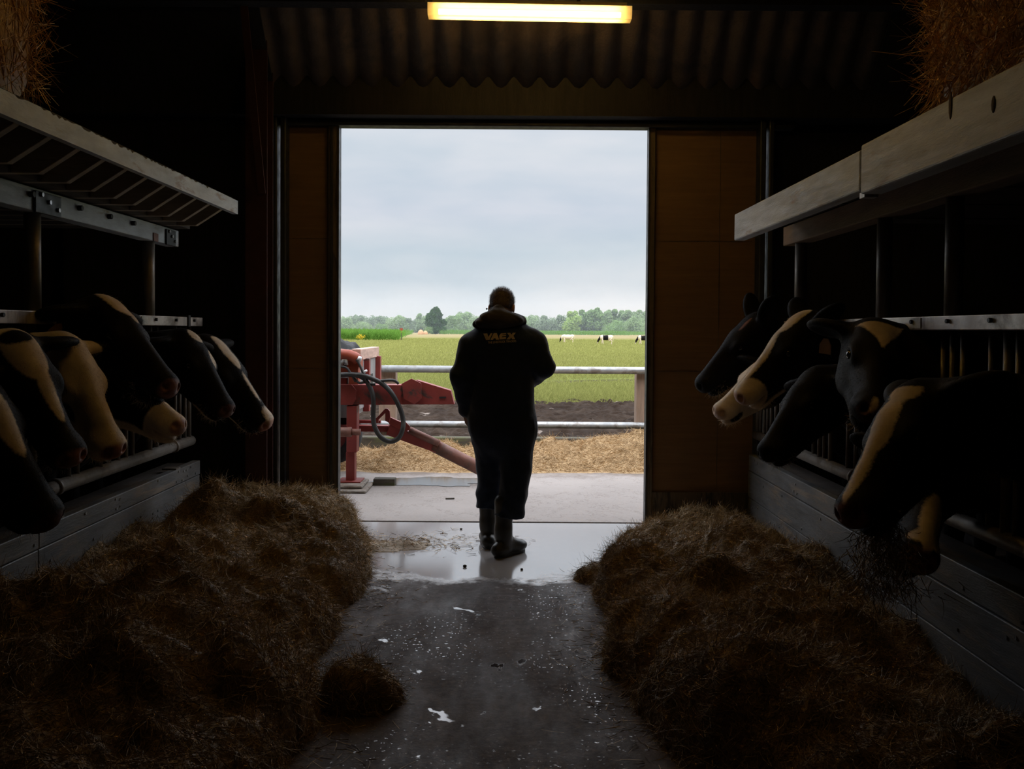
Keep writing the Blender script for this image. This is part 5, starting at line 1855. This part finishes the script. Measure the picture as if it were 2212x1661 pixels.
def make_cow(c, num):
    X = XL if c['s'] < 0 else XR
    s, sc = c['s'], c['sc']
    O = np.array(c['O'], np.float64)
    Rm = np.column_stack([np.array(c['u']), np.array(c['v']), np.array(c['w'])])   # head -> world
    hp = head_prims(c)
    # head bounds in world
    corners = np.array([(a, b, d) for a in (-0.06, 0.545) for b in (-0.13, 0.13) for d in (-0.185, 0.135)])
    ears = []
    for sd in (1, -1):
        r, a, n_, b = c['ear%d' % sd]
        ears += [r + a * 0.23 + b * 0.05, r + a * 0.23 - b * 0.05, r + a * 0.12 + b * 0.07, r + a * 0.12 - b * 0.07]
    pts = np.concatenate([corners, np.array(ears)]) * sc @ Rm.T + O
    flo, fhi = pts.min(0) - 0.02, pts.max(0) + 0.02
    bx = sorted((X + s * 0.25, X + s * 2.46))
    blo = np.array([bx[0], c['yb'] - 0.36, -0.02])
    bhi = np.array([bx[1], c['yb'] + 0.36, 1.42])
    lo, hi = np.minimum(flo, blo), np.maximum(fhi, bhi)
    fine = c.get('fine', 0.0085 if c['Y'] < 5 else 0.0095)
    ax = [axis_lines(lo[k], hi[k], flo[k], fhi[k], fine, 0.034) for k in range(3)]
    GX = np.meshgrid(*ax, indexing='ij')
    P = np.stack([g.ravel() for g in GX], axis=1).astype(np.float32)
    shp = GX[0].shape
    D = evaluate(P, body_prims(c, X)).reshape(shp)
    sl = tuple(slice(int(np.searchsorted(ax[k], flo[k] - 1e-6)), int(np.searchsorted(ax[k], fhi[k] + 1e-6))) for k in range(3))
    sub = np.stack([g[sl].ravel() for g in GX], axis=1).astype(np.float32)
    q = ((sub - O.astype(np.float32)) @ Rm.astype(np.float32)) / sc
    dh = evaluate(q, hp) * sc
    D[sl] = smin(D[sl].ravel(), dh, 0.055).reshape(D[sl].shape)
    # re-carve eyes and nostrils is already in dh; smooth blend keeps them
    D[0], D[-1] = np.maximum(D[0], 0.01), np.maximum(D[-1], 0.01)
    D[:, 0], D[:, -1] = np.maximum(D[:, 0], 0.01), np.maximum(D[:, -1], 0.01)
    D[:, :, 0], D[:, :, -1] = np.maximum(D[:, :, 0], 0.01), np.maximum(D[:, :, -1], 0.01)
    V, Q = surface_net(*ax, D)
    base = Vector((X + s * 1.3, c['yb'], 0))
    root = thing('cow', c['label'], 'cow', base, 'dairy cows at the feed fences')
    o = put('body', V, Q, m_coat, root, smooth=True)
    ql = ((V - O) @ Rm) / sc
    inhead = (ql[:, 0] > -0.14) & (np.abs(ql[:, 1]) < 0.32) & (np.abs(ql[:, 2]) < 0.3)
    wv = np.full(len(V), -0.05)
    wv[inhead] = patch_value(ql[inhead], c['pat'])
    wide = [p for p in c['pat'] if p[0] != 't' and p[1][0] < -0.05]
    if wide:
        m = ~inhead & (np.abs(ql).max(1) < 0.7)
        wv[m] = patch_value(ql[m], wide)
    # pied body behind the shoulder
    db = (V[:, 0] - X) * s
    nb = fnoise(V, 1.5, num * 3.1, 2) - 0.12
    wv = np.where((db > 0.75), np.clip(nb, -0.05, 0.05), wv)
    wv = np.where((V[:, 2] < 0.33) & (db > 0.3), 0.05, wv)
    pink = np.clip(-d_ell(ql, (0.508, 0, -0.008), (0.040, 0.066, 0.050)) / 0.012, 0, 1) * c['nose_c']
    if c.get('scar'):
        pink = np.maximum(pink, np.clip(-d_ell(ql, (0.075, 0.045, 0.105), (0.055, 0.012, 0.03)) / 0.008, 0, 1) * 0.6)
    add_attr(o.data, 'white', wv)
    add_attr(o.data, 'pink', pink)

    def W(a): return np.asarray(a) * sc @ Rm.T + O
    for sd in (1, -1):
        e = W((0.193, sd * 0.086, 0.030))
        MB().ball(e, 0.0195 * sc, 14, 10).build('eye', m_eye, root, True)
    # short coat fringe over the head, poll tuft and chin whiskers
    rng = np.random.default_rng(num + 70)
    nr = vnormals(o.data)
    cand = np.nonzero(inhead & (ql[:, 0] > -0.05) & (pink < 0.2))[0]
    pick = rng.choice(cand, min(9000, len(cand)), replace=False)
    flow = Rm @ np.array([-0.75, 0, 0.15]) if True else 0
    D_ = nr[pick] * 0.22 + np.array([flow]) * -0.0 + rng.normal(size=(len(pick), 3)) * 0.25
    D_ += (Rm @ np.array([0.8, 0, -0.2]))[None, :]
    D_ /= np.linalg.norm(D_, axis=1, keepdims=True)
    ln = rng.uniform(0.005, 0.010, len(pick))
    # longer on the poll
    pol = np.clip(1 - np.sqrt(((ql[pick] - np.array([0.02, 0, 0.11])) ** 2 / np.array([0.075, 0.06, 0.06]) ** 2).sum(1)), 0, 1)
    ln = ln * (1 + (2.6 if c.get('tuft') else 1.0) * pol)
    rim = (np.abs(ql[pick][:, 1]) > 0.12)
    ln = np.where(rim, ln * 1.7, ln)
    B_ = V[pick]
    wh = wv[pick]
    HV, HF = strands(B_ + nr[pick] * 0.0004, D_, ln, np.full(len(pick), 0.0008), 0.25, rng, 2)
    ho = put('coat_hair', HV, HF, m_coat, root)
    add_attr(ho.data, 'white', np.repeat(wh, 6))
    add_attr(ho.data, 'pink', np.zeros(len(HV)))
    ch = np.nonzero((np.abs(ql[:, 0] - 0.45) < 0.06) & (ql[:, 2] < -0.06) & (ql[:, 2] > -0.135))[0]
    if len(ch):
        pick = rng.choice(ch, min(170, len(ch)), replace=False)
        D_ = nr[pick] + rng.normal(size=(len(pick), 3)) * 0.3
        D_ /= np.linalg.norm(D_, axis=1, keepdims=True)
        HV, HF = strands(V[pick], D_, rng.uniform(0.015, 0.04, len(pick)), np.full(len(pick), 0.0012), 0.4, rng, 2)
        ho = put('whiskers', HV, HF, m_coat, root)
        add_attr(ho.data, 'white', np.full(len(HV), 0.05))
        add_attr(ho.data, 'pink', np.zeros(len(HV)))
    tg = c.get('tag', 0)
    for sd in ((1,), (-1,), (1, -1), (1,))[{0: 0, 1: 1 if s < 0 else 0, 2: 2, 3: 0}[tg]] if tg else ():
        r, a, n_, b = c['ear%d' % sd]
        cc = r + a * 0.10 + n_ * 0.014 - np.array([0.0, 0, 0.045])
        uu, vv = a, np.cross(a, n_)
        dn = np.array([-0.25, 0, -0.97])
        dn = dn - a * (dn @ a) * 0.6
        dn /= np.linalg.norm(dn)
        poly = [cc - a * 0.012 + dn * -0.012, cc + a * 0.012 + dn * -0.012, cc + a * 0.028 + dn * 0.018, cc + a * 0.028 + dn * 0.062, cc - a * 0.028 + dn * 0.062, cc - a * 0.028 + dn * 0.018]
        nn = np.cross(a, dn)
        MB().prism([W(p) for p in poly], Rm @ nn * 0.002 * sc).build('ear_tag', m_tag, root)
    return root


for i, c in enumerate(COWS):
    make_cow(c, i)

# hay hanging from the mouth of the near right cow
c = COWS[12]
rng = np.random.default_rng(77)
O = np.array(c['O'])
Rm = np.column_stack([np.array(c['u']), np.array(c['v']), np.array(c['w'])])
n = 2000
t0 = rng.uniform(0, 1, n)
mouth = np.array([0.43, 0, -0.10]) * c['sc']
P0 = (Rm @ mouth) + O
spread = 0.012 + 0.075 * (1 - t0) ** 0.8
B = P0 + np.column_stack([rng.normal(size=n) * spread * 0.8, rng.normal(size=n) * spread * 0.6, -(1 - t0) ** 1.3 * 0.27 + 0.03])
D = np.column_stack([rng.normal(size=n) * 0.6 + 0.12, rng.normal(size=n) * 0.6, -np.ones(n)])
D /= np.linalg.norm(D, axis=1, keepdims=True)
V, Fc = strands(B, D, rng.uniform(0.025, 0.075, n), rng.uniform(0.0018, 0.0034, n), 0.7, rng, 3)
o = put('mouthful_of_hay', V, Fc, m_hay)
add_tone(o.data, np.repeat(rng.uniform(0.1, 0.8, n), 8))
tag(o, 'wisp of hay hanging from the mouth of the large right cow', 'hay', kind='stuff')

# ---- three cows grazing out on the pasture


def field_cow(px, py_feet, H_px, face, label, pattern, seed):
    Yd = 1.45 * F / (py_feet - 713.5) * 1.0
    b = at(px, py_feet, Yd)
    k = 1.0

    def B(d, y, z): return (b.x + face * d, b.y + y, z)
    pr = [('e', B(0.0, 0, 0.95), (0.75, 0.32, 0.40), 0.05), ('e', B(0.62, 0, 1.0), (0.36, 0.26, 0.38), 0.1), ('e', B(-0.68, 0, 1.05), (0.34, 0.28, 0.32), 0.1),
          ('c', B(0.85, 0, 1.05), B(1.25, 0, 0.55), 0.22, 0.13, 0.08), ('c', B(1.22, 0, 0.52), B(1.36, 0, 0.18), 0.12, 0.075, 0.05),
          ('e', B(1.18, 0.16, 0.56), (0.05, 0.10, 0.03), 0.02), ('e', B(1.18, -0.16, 0.56), (0.05, 0.10, 0.03), 0.02),
          ('e', B(-0.45, 0, 0.58), (0.2, 0.14, 0.14), 0.05), ('c', B(-0.98, 0, 1.2), B(-1.05, 0, 0.5), 0.035, 0.03, 0.03)]
    for y in (0.16, -0.16):
        pr += [('c', B(0.6, y, 0.7), B(0.60 + 0.1 * np.sign(y), y, 0.02), 0.10, 0.05, 0.05), ('c', B(-0.72, y, 0.85), B(-0.60, y, 0.62), 0.15, 0.09, 0.05),
               ('c', B(-0.60, y, 0.62), B(-0.82, y, 0.45), 0.08, 0.055, 0.03), ('c', B(-0.82, y, 0.45), B(-0.76 - 0.06 * np.sign(y), y, 0.02), 0.05, 0.045, 0.03)]
    lo = np.array([min(B(-1.2, 0, 0)[0], B(1.55, 0, 0)[0]), b.y - 0.45, -0.05])
    hi = np.array([max(B(-1.2, 0, 0)[0], B(1.55, 0, 0)[0]), b.y + 0.45, 1.5])
    ax = [np.arange(lo[k], hi[k], 0.035) for k in range(3)]
    GX = np.meshgrid(*ax, indexing='ij')
    Pp = np.stack([g.ravel() for g in GX], axis=1)
    Dv = evaluate((Pp - np.array(b)).astype(np.float32), [tuple([p_[0]] + [tuple(np.array(a) - np.array(b)) if (isinstance(a, tuple) and i == 0) or (p_[0] == 'c' and i == 1) else a for i, a in enumerate(p_[1:])]) for p_ in pr]).reshape(GX[0].shape)
    V, Q = surface_net(*ax, Dv)
    V = np.array([b.x, b.y, 0]) + (V - np.array([b.x, b.y, 0])) * 0.72
    o = put('cow', V, Q, m_coat, None, loc=(b.x, b.y, 0), smooth=True)
    dl = (V[:, 0] - b.x) * face / 0.72
    if pattern == 'white': wv = np.where(dl > 1.12, -0.05, 0.05)
    else: wv = np.where(dl > 0.95, np.where(V[:, 2] < 0.18, 0.05, -0.05), np.where(np.abs(dl - 0.15) < 0.38, np.where(V[:, 2] > 0.45, -0.05, 0.05), 0.05))
    add_attr(o.data, 'white', wv + 0.02 * fnoise(V, 4, seed, 2))
    add_attr(o.data, 'pink', np.zeros(len(V)))
    return tag(o, label, 'cow', 'cows grazing on the pasture')


field_cow(1227, 740, 16, -1, 'mostly white cow grazing on the pasture, left of the three', 'white', 1)
field_cow(1310, 742.5, 18, -1, 'black and white cow grazing in the middle of the three on the pasture', 'pied', 2)
field_cow(1392, 742.5, 18, -1, 'cow grazing at the right door edge, half cut off by the doorway', 'pied', 3)
# ================================================================= THE PERSON
m_cover_cloth = pmat('navy_coverall', (0.011, 0.020, 0.043), 0.85, var=0.2, vscale=20, bump=0.25, bscale=350, sheen=0.3, spec=0.2)
m_hoodie = pmat('charcoal_hood', (0.036, 0.032, 0.034), 0.9, bump=0.2, bscale=300, sheen=0.3, spec=0.2)
m_boot = pmat('rubber_boot', (0.024, 0.022, 0.018), 0.42, var=0.3, vscale=9, bump=0.08, spec=0.4)
m_skin = pmat('skin', (0.42, 0.24, 0.18), 0.55, var=0.1, bump=0.05)
m_hair = pmat('short_hair', (0.085, 0.06, 0.042), 0.7, var=0.3, vscale=40, bump=0.4, bscale=200)
m_print = pmat('tan_print', (0.60, 0.48, 0.34), 0.8, var=0.15, vscale=30, bump=0)

HX = at(1085, 900, 5.95).x
man = thing('person', 'person in navy coveralls and rubber boots walking out the doorway, seen from behind, head bowed', 'person', (HX, 5.95, 0))


def J(px, py, Y): return np.array(at(px, py, Y))


def net(prims, lo, hi, h, wr=None, cut=None):
    ax = [np.arange(lo[k], hi[k] + h, h) for k in range(3)]
    GX = np.meshgrid(*ax, indexing='ij')
    P = np.stack([g.ravel() for g in GX], axis=1)
    c = (np.array(lo) + np.array(hi)) / 2
    loc = []
    for p in prims:                       # evaluate close to the origin for precision
        p = list(p)
        p[1] = np.array(p[1]) - c
        if p[0].endswith('c'): p[2] = np.array(p[2]) - c
        loc.append(tuple(p))
    D = evaluate((P - c).astype(np.float32), loc)
    if wr is not None: D = D + wr(P)
    if cut is not None: D = np.maximum(D, cut(P))
    return surface_net(*ax, D.reshape(GX[0].shape))


# head frame: bowed forward and a touch to the right
hc = J(1084, 664, 6.00)
ff = Vector((0.10, 0.80, -0.60)).normalized()
uu_ = (Vector((0, 0, 1)) - ff * ff.z).normalized()
rr_ = ff.cross(uu_)
HM = np.column_stack([np.array(rr_), np.array(ff), np.array(uu_)])      # right, forward, up


def Hd(r, f, u): return hc + HM @ np.array([r, f, u])


sh_l, sh_r = J(1020, 748, 5.94), J(1152, 744, 5.94)
el_l, el_r = J(996, 812, 5.90), J(1175, 794, 5.92)
wr_l, wr_r = J(1010, 886, 6.02), J(1132, 832, 6.17)
kn_l, kn_r = J(1060, 1010, 6.06), J(1116, 1014, 5.93)
qa, qb = atz(1085, 1203), atz(1054, 1184)
an_l, an_r = np.array([qb.x, qb.y + 0.03, 0.16]), np.array([qa.x + 0.005, qa.y + 0.02, 0.16])
hip_l, hip_r = J(1056, 925, 5.97), J(1117, 925, 5.95)


def hand(w, d, side, curl):
    """palm and five fingers from wrist w along direction d; side = towards the thumb; curl = towards the palm"""
    d, side, curl = [np.array(x, float) / np.linalg.norm(x) for x in (d, side, curl)]
    pr = [('c', w, w + d * 0.05, 0.026, 0.030, 0.02)]
    for i, (off, ln, r) in enumerate(((0.027, 0.070, 0.0092), (0.009, 0.078, 0.0095), (-0.009, 0.072, 0.0092), (-0.027, 0.056, 0.0082))):
        k0 = w + d * 0.082 + side * off
        k1 = k0 + (d * 0.75 + curl * 0.5) * ln * 0.5
        k2 = k1 + (d * 0.35 + curl * 0.85) * ln * 0.5
        pr += [('c', w + d * 0.045 + side * off * 0.8, k0, 0.014, r * 1.12, 0.010), ('c', k0, k1, r, r * 0.95, 0.004), ('c', k1, k2, r * 0.95, r * 0.8, 0.004)]
    t0 = w + d * 0.025 + side * 0.024
    t1 = t0 + (side * 0.7 + d * 0.6 + curl * 0.35) * 0.036
    t2 = t1 + (side * 0.25 + d * 0.8 + curl * 0.5) * 0.030
    pr += [('c', t0, t1, 0.015, 0.0105, 0.010), ('c', t1, t2, 0.0105, 0.009, 0.004)]
    return pr


body = [('e', J(1086, 770, 5.96), (0.17, 0.105, 0.24), 0.05), ('e', J(1087, 880, 5.97), (0.155, 0.105, 0.20), 0.06),
        ('c', J(1084, 712, 5.92), hc - HM @ np.array([0, 0.03, 0.06]), 0.062, 0.056, 0.04),
        ('c', J(1084, 725, 5.94), sh_l, 0.07, 0.062, 0.05), ('c', J(1084, 725, 5.94), sh_r, 0.07, 0.062, 0.05),
        ('c', sh_l, el_l, 0.055, 0.042, 0.03), ('c', el_l, wr_l, 0.042, 0.028, 0.02),
        ('c', sh_r, el_r, 0.055, 0.042, 0.03), ('c', el_r, wr_r, 0.042, 0.028, 0.02),
        ('c', hip_l, kn_l, 0.085, 0.058, 0.04), ('c', kn_l, an_l, 0.055, 0.030, 0.03),
        ('c', hip_r, kn_r, 0.085, 0.058, 0.04), ('c', kn_r, an_r, 0.055, 0.030, 0.03)]
# head: skull, face, jaw, nose, brow, ears
for cc, rad, k in (((0, -0.012, 0.030), (0.076, 0.096, 0.088), 0.02), ((0, 0.035, -0.025), (0.062, 0.060, 0.085), 0.03), ((0, 0.055, -0.088), (0.034, 0.030, 0.028), 0.03),
                   ((0, 0.098, -0.022), (0.013, 0.020, 0.028), 0.012), ((0, 0.082, 0.022), (0.055, 0.018, 0.012), 0.015)):
    body.append(('e', Hd(*cc), rad, HM, k))
for sd in (1, -1):
    body += [('e', Hd(sd * 0.079, -0.005, -0.012), (0.010, 0.020, 0.033), HM, 0.008), ('-e', Hd(sd * 0.088, 0.0, -0.010), (0.007, 0.010, 0.020), HM, 0.004),
             ('-e', Hd(sd * 0.030, 0.096, 0.005), (0.017, 0.014, 0.010), HM, 0.010)]
body.append(('-e', Hd(0, 0.094, -0.062), (0.024, 0.014, 0.003), HM, 0.006))
body += hand(wr_l, (0.05, 0.35, -0.9), (0.5, 0.8, 0.2), (0.9, -0.3, 0.0))
body += hand(wr_r, (-0.75, 0.45, 0.25), (0.15, 0.2, 0.95), (-0.3, -0.85, 0.1))
V, Q = net(body, (HX - 0.40, 5.72, 0.10), (HX + 0.42, 6.34, 1.78), 0.0078)
put('body', V, Q, m_skin, man, smooth=True)
for sd in (1, -1):
    MB().ball(Hd(sd * 0.030, 0.078, 0.005), 0.012, 10, 8).build('eye', m_white if False else pmat('eye_white', (0.7, 0.68, 0.65), 0.2, bump=0), man, True)

# hair cap: skull slightly enlarged, cut away in front of the ears and below the nape
hair = [('e', Hd(0, -0.014, 0.032), (0.0795, 0.099, 0.0905), HM, 0.01), ('e', Hd(0, -0.06, -0.03), (0.055, 0.035, 0.045), HM, 0.03),
        ('-e', Hd(0, 0.15, -0.07), (0.2, 0.115, 0.10), HM, 0.012), ('-e', Hd(0, 0.11, -0.02), (0.07, 0.06, 0.07), HM, 0.012)]
V, Q = net(hair, hc - 0.17, hc + 0.17, 0.006, lambda P: 0.0025 * fnoise(P, 90, 3, 2))
ho = put('hair', V, Q, m_hair, man, smooth=True)
rng = np.random.default_rng(5)
nr = vnormals(ho.data)
pick = rng.choice(len(V), min(5200, len(V)), replace=False)
D_ = nr[pick] + rng.normal(size=(len(pick), 3)) * 0.35 + np.array([0, 0, 0.2])
D_ /= np.linalg.norm(D_, axis=1, keepdims=True)
qh = (V[pick] - hc) @ HM
HV, HF = strands(V[pick], D_, rng.uniform(0.004, 0.010, len(pick)) * (1 + 0.9 * np.clip(qh[:, 2] / 0.1, 0, 1)), np.full(len(pick), 0.0011), 0.3, rng, 2)
put('hair_fringe', HV, HF, m_hair, ho)

# coverall
cov = [('e', J(1085, 772, 5.95), (0.225, 0.150, 0.265), 0.06), ('e', J(1084, 855, 5.96), (0.208, 0.160, 0.22), 0.08), ('e', J(1088, 918, 5.96), (0.216, 0.155, 0.20), 0.08),
       ('c', J(1084, 722, 5.93), sh_l + np.array([0.01, 0, 0]), 0.10, 0.082, 0.06), ('c', J(1084, 722, 5.93), sh_r, 0.10, 0.082, 0.06),
       ('c', sh_l, el_l, 0.082, 0.066, 0.04), ('c', el_l, wr_l + (el_l - wr_l) * 0.04, 0.068, 0.056, 0.03),
       ('c', sh_r, el_r, 0.084, 0.068, 0.04), ('c', el_r, wr_r + (el_r - wr_r) * 0.10, 0.068, 0.052, 0.03),
       ('c', hip_l, kn_l, 0.118, 0.092, 0.06), ('c', kn_l, J(1053, 1118, 6.13), 0.092, 0.078, 0.03),
       ('c', hip_r, kn_r, 0.122, 0.096, 0.06), ('c', kn_r, J(1097, 1135, 5.90), 0.096, 0.094, 0.03)]
for w, el, r in ((wr_l, el_l, 0.056),):
    ax_ = (w - el) / np.linalg.norm(w - el)
    cov += [('-c', w - ax_ * 0.03, w + ax_ * 0.1, r - 0.018, r - 0.008, 0.005)]


def folds(P):
    z = P[:, 2]
    legs = np.clip((0.95 - z) / 0.3, 0, 1)
    f1 = fnoise(P * np.array([2.2, 2.2, 5.0]), 3.0, 4, 2) * 0.010
    f2 = -np.abs(fnoise(P * np.array([3.0, 3.0, 1.2]) + np.array([0, 0, 1.0]) * P[:, :1] * 3, 3.5, 6, 2)) * 0.012 + 0.004
    low = np.clip((0.50 - z) / 0.15, 0, 1) * 0.004 * np.sin(z * 55 + 3 * np.sin(P[:, 0] * 20))
    return f1 * (1 - 0.3 * legs) + f2 * (0.5 + 0.5 * legs) + low


V, Q = net(cov, (HX - 0.42, 5.70, 0.22), (HX + 0.44, 6.34, 1.56), 0.0088, folds,
           lambda P: 0.264 - 0.010 * np.clip((P[:, 0] - HX) / 0.08, -1, 2) - P[:, 2] + 0.006 * fnoise(P, 14, 3, 2))
co = put('coverall', V, Q, m_cover_cloth, man, smooth=True)

# ragged knit cuff showing under the left sleeve
cu = (wr_l - el_l) / np.linalg.norm(wr_l - el_l)
MB().tube([wr_l - cu * 0.02, wr_l + cu * 0.02, wr_l + cu * 0.045], [0.046, 0.043, 0.036], 14).build('cuff', m_cover_cloth, man, True)

# hood gathered on the shoulders
hood = [('e', J(1081, 694, 5.90), (0.150, 0.110, 0.046), 0.03), ('c', J(1078, 672, 5.90), J(1076, 692, 5.88), 0.042, 0.075, 0.04),
        ('e', J(1078, 686, 5.86), (0.115, 0.06, 0.048), 0.04), ('e', J(1074, 697, 5.85), (0.135, 0.055, 0.028), 0.03),
        ('c', J(1036, 698, 5.93), J(1066, 673, 5.95), 0.032, 0.030, 0.03), ('c', J(1122, 692, 5.94), J(1092, 676, 5.95), 0.032, 0.028, 0.03),
        ('c', J(1030, 700, 5.92), J(1076, 703, 5.84), 0.022, 0.026, 0.02), ('c', J(1128, 694, 5.93), J(1084, 703, 5.84), 0.022, 0.026, 0.02)]
V, Q = net(hood, (HX - 0.24, 5.72, 1.36), (HX + 0.24, 6.08, 1.64), 0.0065,
           lambda P: 0.011 * fnoise(P * np.array([1.5, 1.5, 3.5]) + P[:, :1] * np.array([0, 0, 2.0]), 6.5, 8, 3))
put('hood', V, Q, m_hoodie, man, smooth=True)
q = J(1051.5, 667, 5.93)
MB().ball(q, 0.006, 8, 6).build('cord_stopper', m_bolt, man, True)

# boots
def boot(sh_top, ank, toe_dir, nm):
    f = np.array([toe_dir[0], toe_dir[1], 0.0])
    f /= np.linalg.norm(f)
    a = np.array([ank[0], ank[1], 0.0])
    s = np.array([-f[1], f[0], 0])
    heel = a - f * 0.055
    M = np.column_stack([f, s, [0, 0, 1]])
    pr = [('c', sh_top, (ank[0], ank[1], 0.16), 0.066, 0.052, 0.03), ('c', (ank[0], ank[1], 0.17), a + np.array([0, 0, 0.055]), 0.052, 0.044, 0.03),
          ('c', heel + np.array([0, 0, 0.05]), a + f * 0.13 + np.array([0, 0, 0.045]), 0.042, 0.042, 0.03),
          ('e', a + f * 0.155 + np.array([0, 0, 0.042]), (0.075, 0.050, 0.040), M, 0.025),
          ('e', heel + f * 0.02 + np.array([0, 0, 0.045]), (0.055, 0.044, 0.045), M, 0.02),
          ('c', a + np.array([0, 0, 0.12]) + f * 0.01, a + f * 0.10 + np.array([0, 0, 0.06]), 0.044, 0.038, 0.03)]
    lo = np.minimum(a, sh_top) - np.array([0.2, 0.2, 0])
    hi = np.maximum(a, sh_top) + np.array([0.2, 0.3, 0.05])
    lo[2] = -0.02

    def ribs(P):
        return np.maximum(0, 0.0015 * np.sin(P[:, 2] * 120)) * (P[:, 2] < 0.11) * (P[:, 2] > 0.06)
    V, Q = net(pr, lo, hi, 0.008, ribs)
    V[:, 2] = np.maximum(V[:, 2], 0.012)
    o = put('boot', V, Q, m_boot, man, smooth=True)
    # sole
    pts = []
    for t in np.linspace(0, 2 * np.pi, 28, endpoint=False):
        u = np.cos(t)
        w = 0.046 + 0.008 * max(0, u) - 0.010 * math.exp(-((u + 0.1) / 0.35) ** 2)
        c_ = a + f * (0.068 + 0.150 * u) + s * (w * np.sin(t))
        pts.append((c_[0], c_[1], 0.0))
    MB().prism(pts, (0, 0, 0.022)).build('sole', m_hose, o)
    return o


qa = atz(1085, 1203)
boot(J(1090, 1085, 5.90), np.array([qa.x + 0.005, qa.y + 0.02, 0]), (0.62, 0.78), 'boot')
qb = atz(1054, 1184)
boot(J(1055, 1078, 6.14), np.array([qb.x, qb.y + 0.03, 0]), (-0.10, 1.0), 'boot')

# lettering on the back
bvh = BVHTree.FromPolygons([tuple(v) for v in np.array([(v.co + Vector(wloc(co))) for v in co.data.vertices])], [tuple(p.vertices) for p in co.data.polygons])


def onback(px, py):
    p = CAM
    d = ray(px, py).normalized()
    hit = bvh.ray_cast(p, d)[0]
    if hit is None: hit = at(px, py, 5.82)
    return hit - d * 0.004


LET = {
    'V': [(608, 1113), (728, 1108), (762, 1215), (826, 1105), (884, 1102), (792, 1302), (690, 1306)],
    'A': [(918, 1100), (1012, 1097), (1082, 1290), (990, 1295), (972, 1256), (922, 1259), (900, 1297), (822, 1301)],
    'E': [(1085, 1180), (1132, 1106), (1292, 1096), (1291, 1132), (1186, 1140), (1178, 1158), (1290, 1151), (1288, 1186), (1172, 1195), (1170, 1226), (1288, 1216), (1285, 1275), (1094, 1288)],
    'X': [(1318, 1093), (1412, 1090), (1448, 1142), (1490, 1088), (1582, 1085), (1508, 1180), (1562, 1280), (1470, 1283), (1442, 1232), (1402, 1286), (1298, 1287), (1386, 1190)]}
for k, poly in LET.items():
    V3 = []
    # subdivide the outline so it follows the cloth
    for i in range(len(poly)):
        (x0, y0), (x1, y1) = poly[i], poly[(i + 1) % len(poly)]
        V3.append((x0, y0))
        V3.append(((x0 + x1) / 2, (y0 + y1) / 2))
    V3 = [onback(1000 + x * 0.07233, 640 + y * 0.07233) for x, y in V3]
    put('letter', V3, [list(range(len(V3)))], m_print, co)
tcu = bpy.data.curves.new('motto', 'FONT')
tcu.body = 'THE LIVESTOCK TRADERS'
tcu.size = 1.0
tcu.offset = 0.012
tob = bpy.data.objects.new('motto_text', tcu)
COL.objects.link(tob)
bpy.context.view_layer.update()
dg = bpy.context.evaluated_depsgraph_get()
tme = bpy.data.meshes.new_from_object(tob.evaluated_get(dg))
tv = np.array([tuple(v.co) for v in tme.vertices])
tf = [tuple(p.vertices) for p in tme.polygons]
bpy.data.objects.remove(tob)
mn, mx_ = tv.min(0), tv.max(0)
uv = (tv[:, :2] - mn[:2]) / (mx_[:2] - mn[:2])
V3 = [onback(1054 + u * 61, (742.2 - u * 3.4) - v * 4.6) for u, v in uv]
put('motto', V3, tf, m_print, co)

# ---- crumbs of dung lying on the wet floor by the doorway
for (px, py, r, where) in ((996, 1144, 0.008, 'near the drain gap left of the boots'), (1004, 1225, 0.010, 'on the wet floor in front, left of the boots'), (1127, 1231, 0.007, 'on the wet floor right of the boots')):
    q = atz(px, py)
    tag(MB().ball((q.x, q.y, r * 0.7), (r * 1.3, r, r * 0.8), 9, 6).build('crumb', m_sleep, smooth=True), 'small dark dung crumb %s' % where, 'crumb')
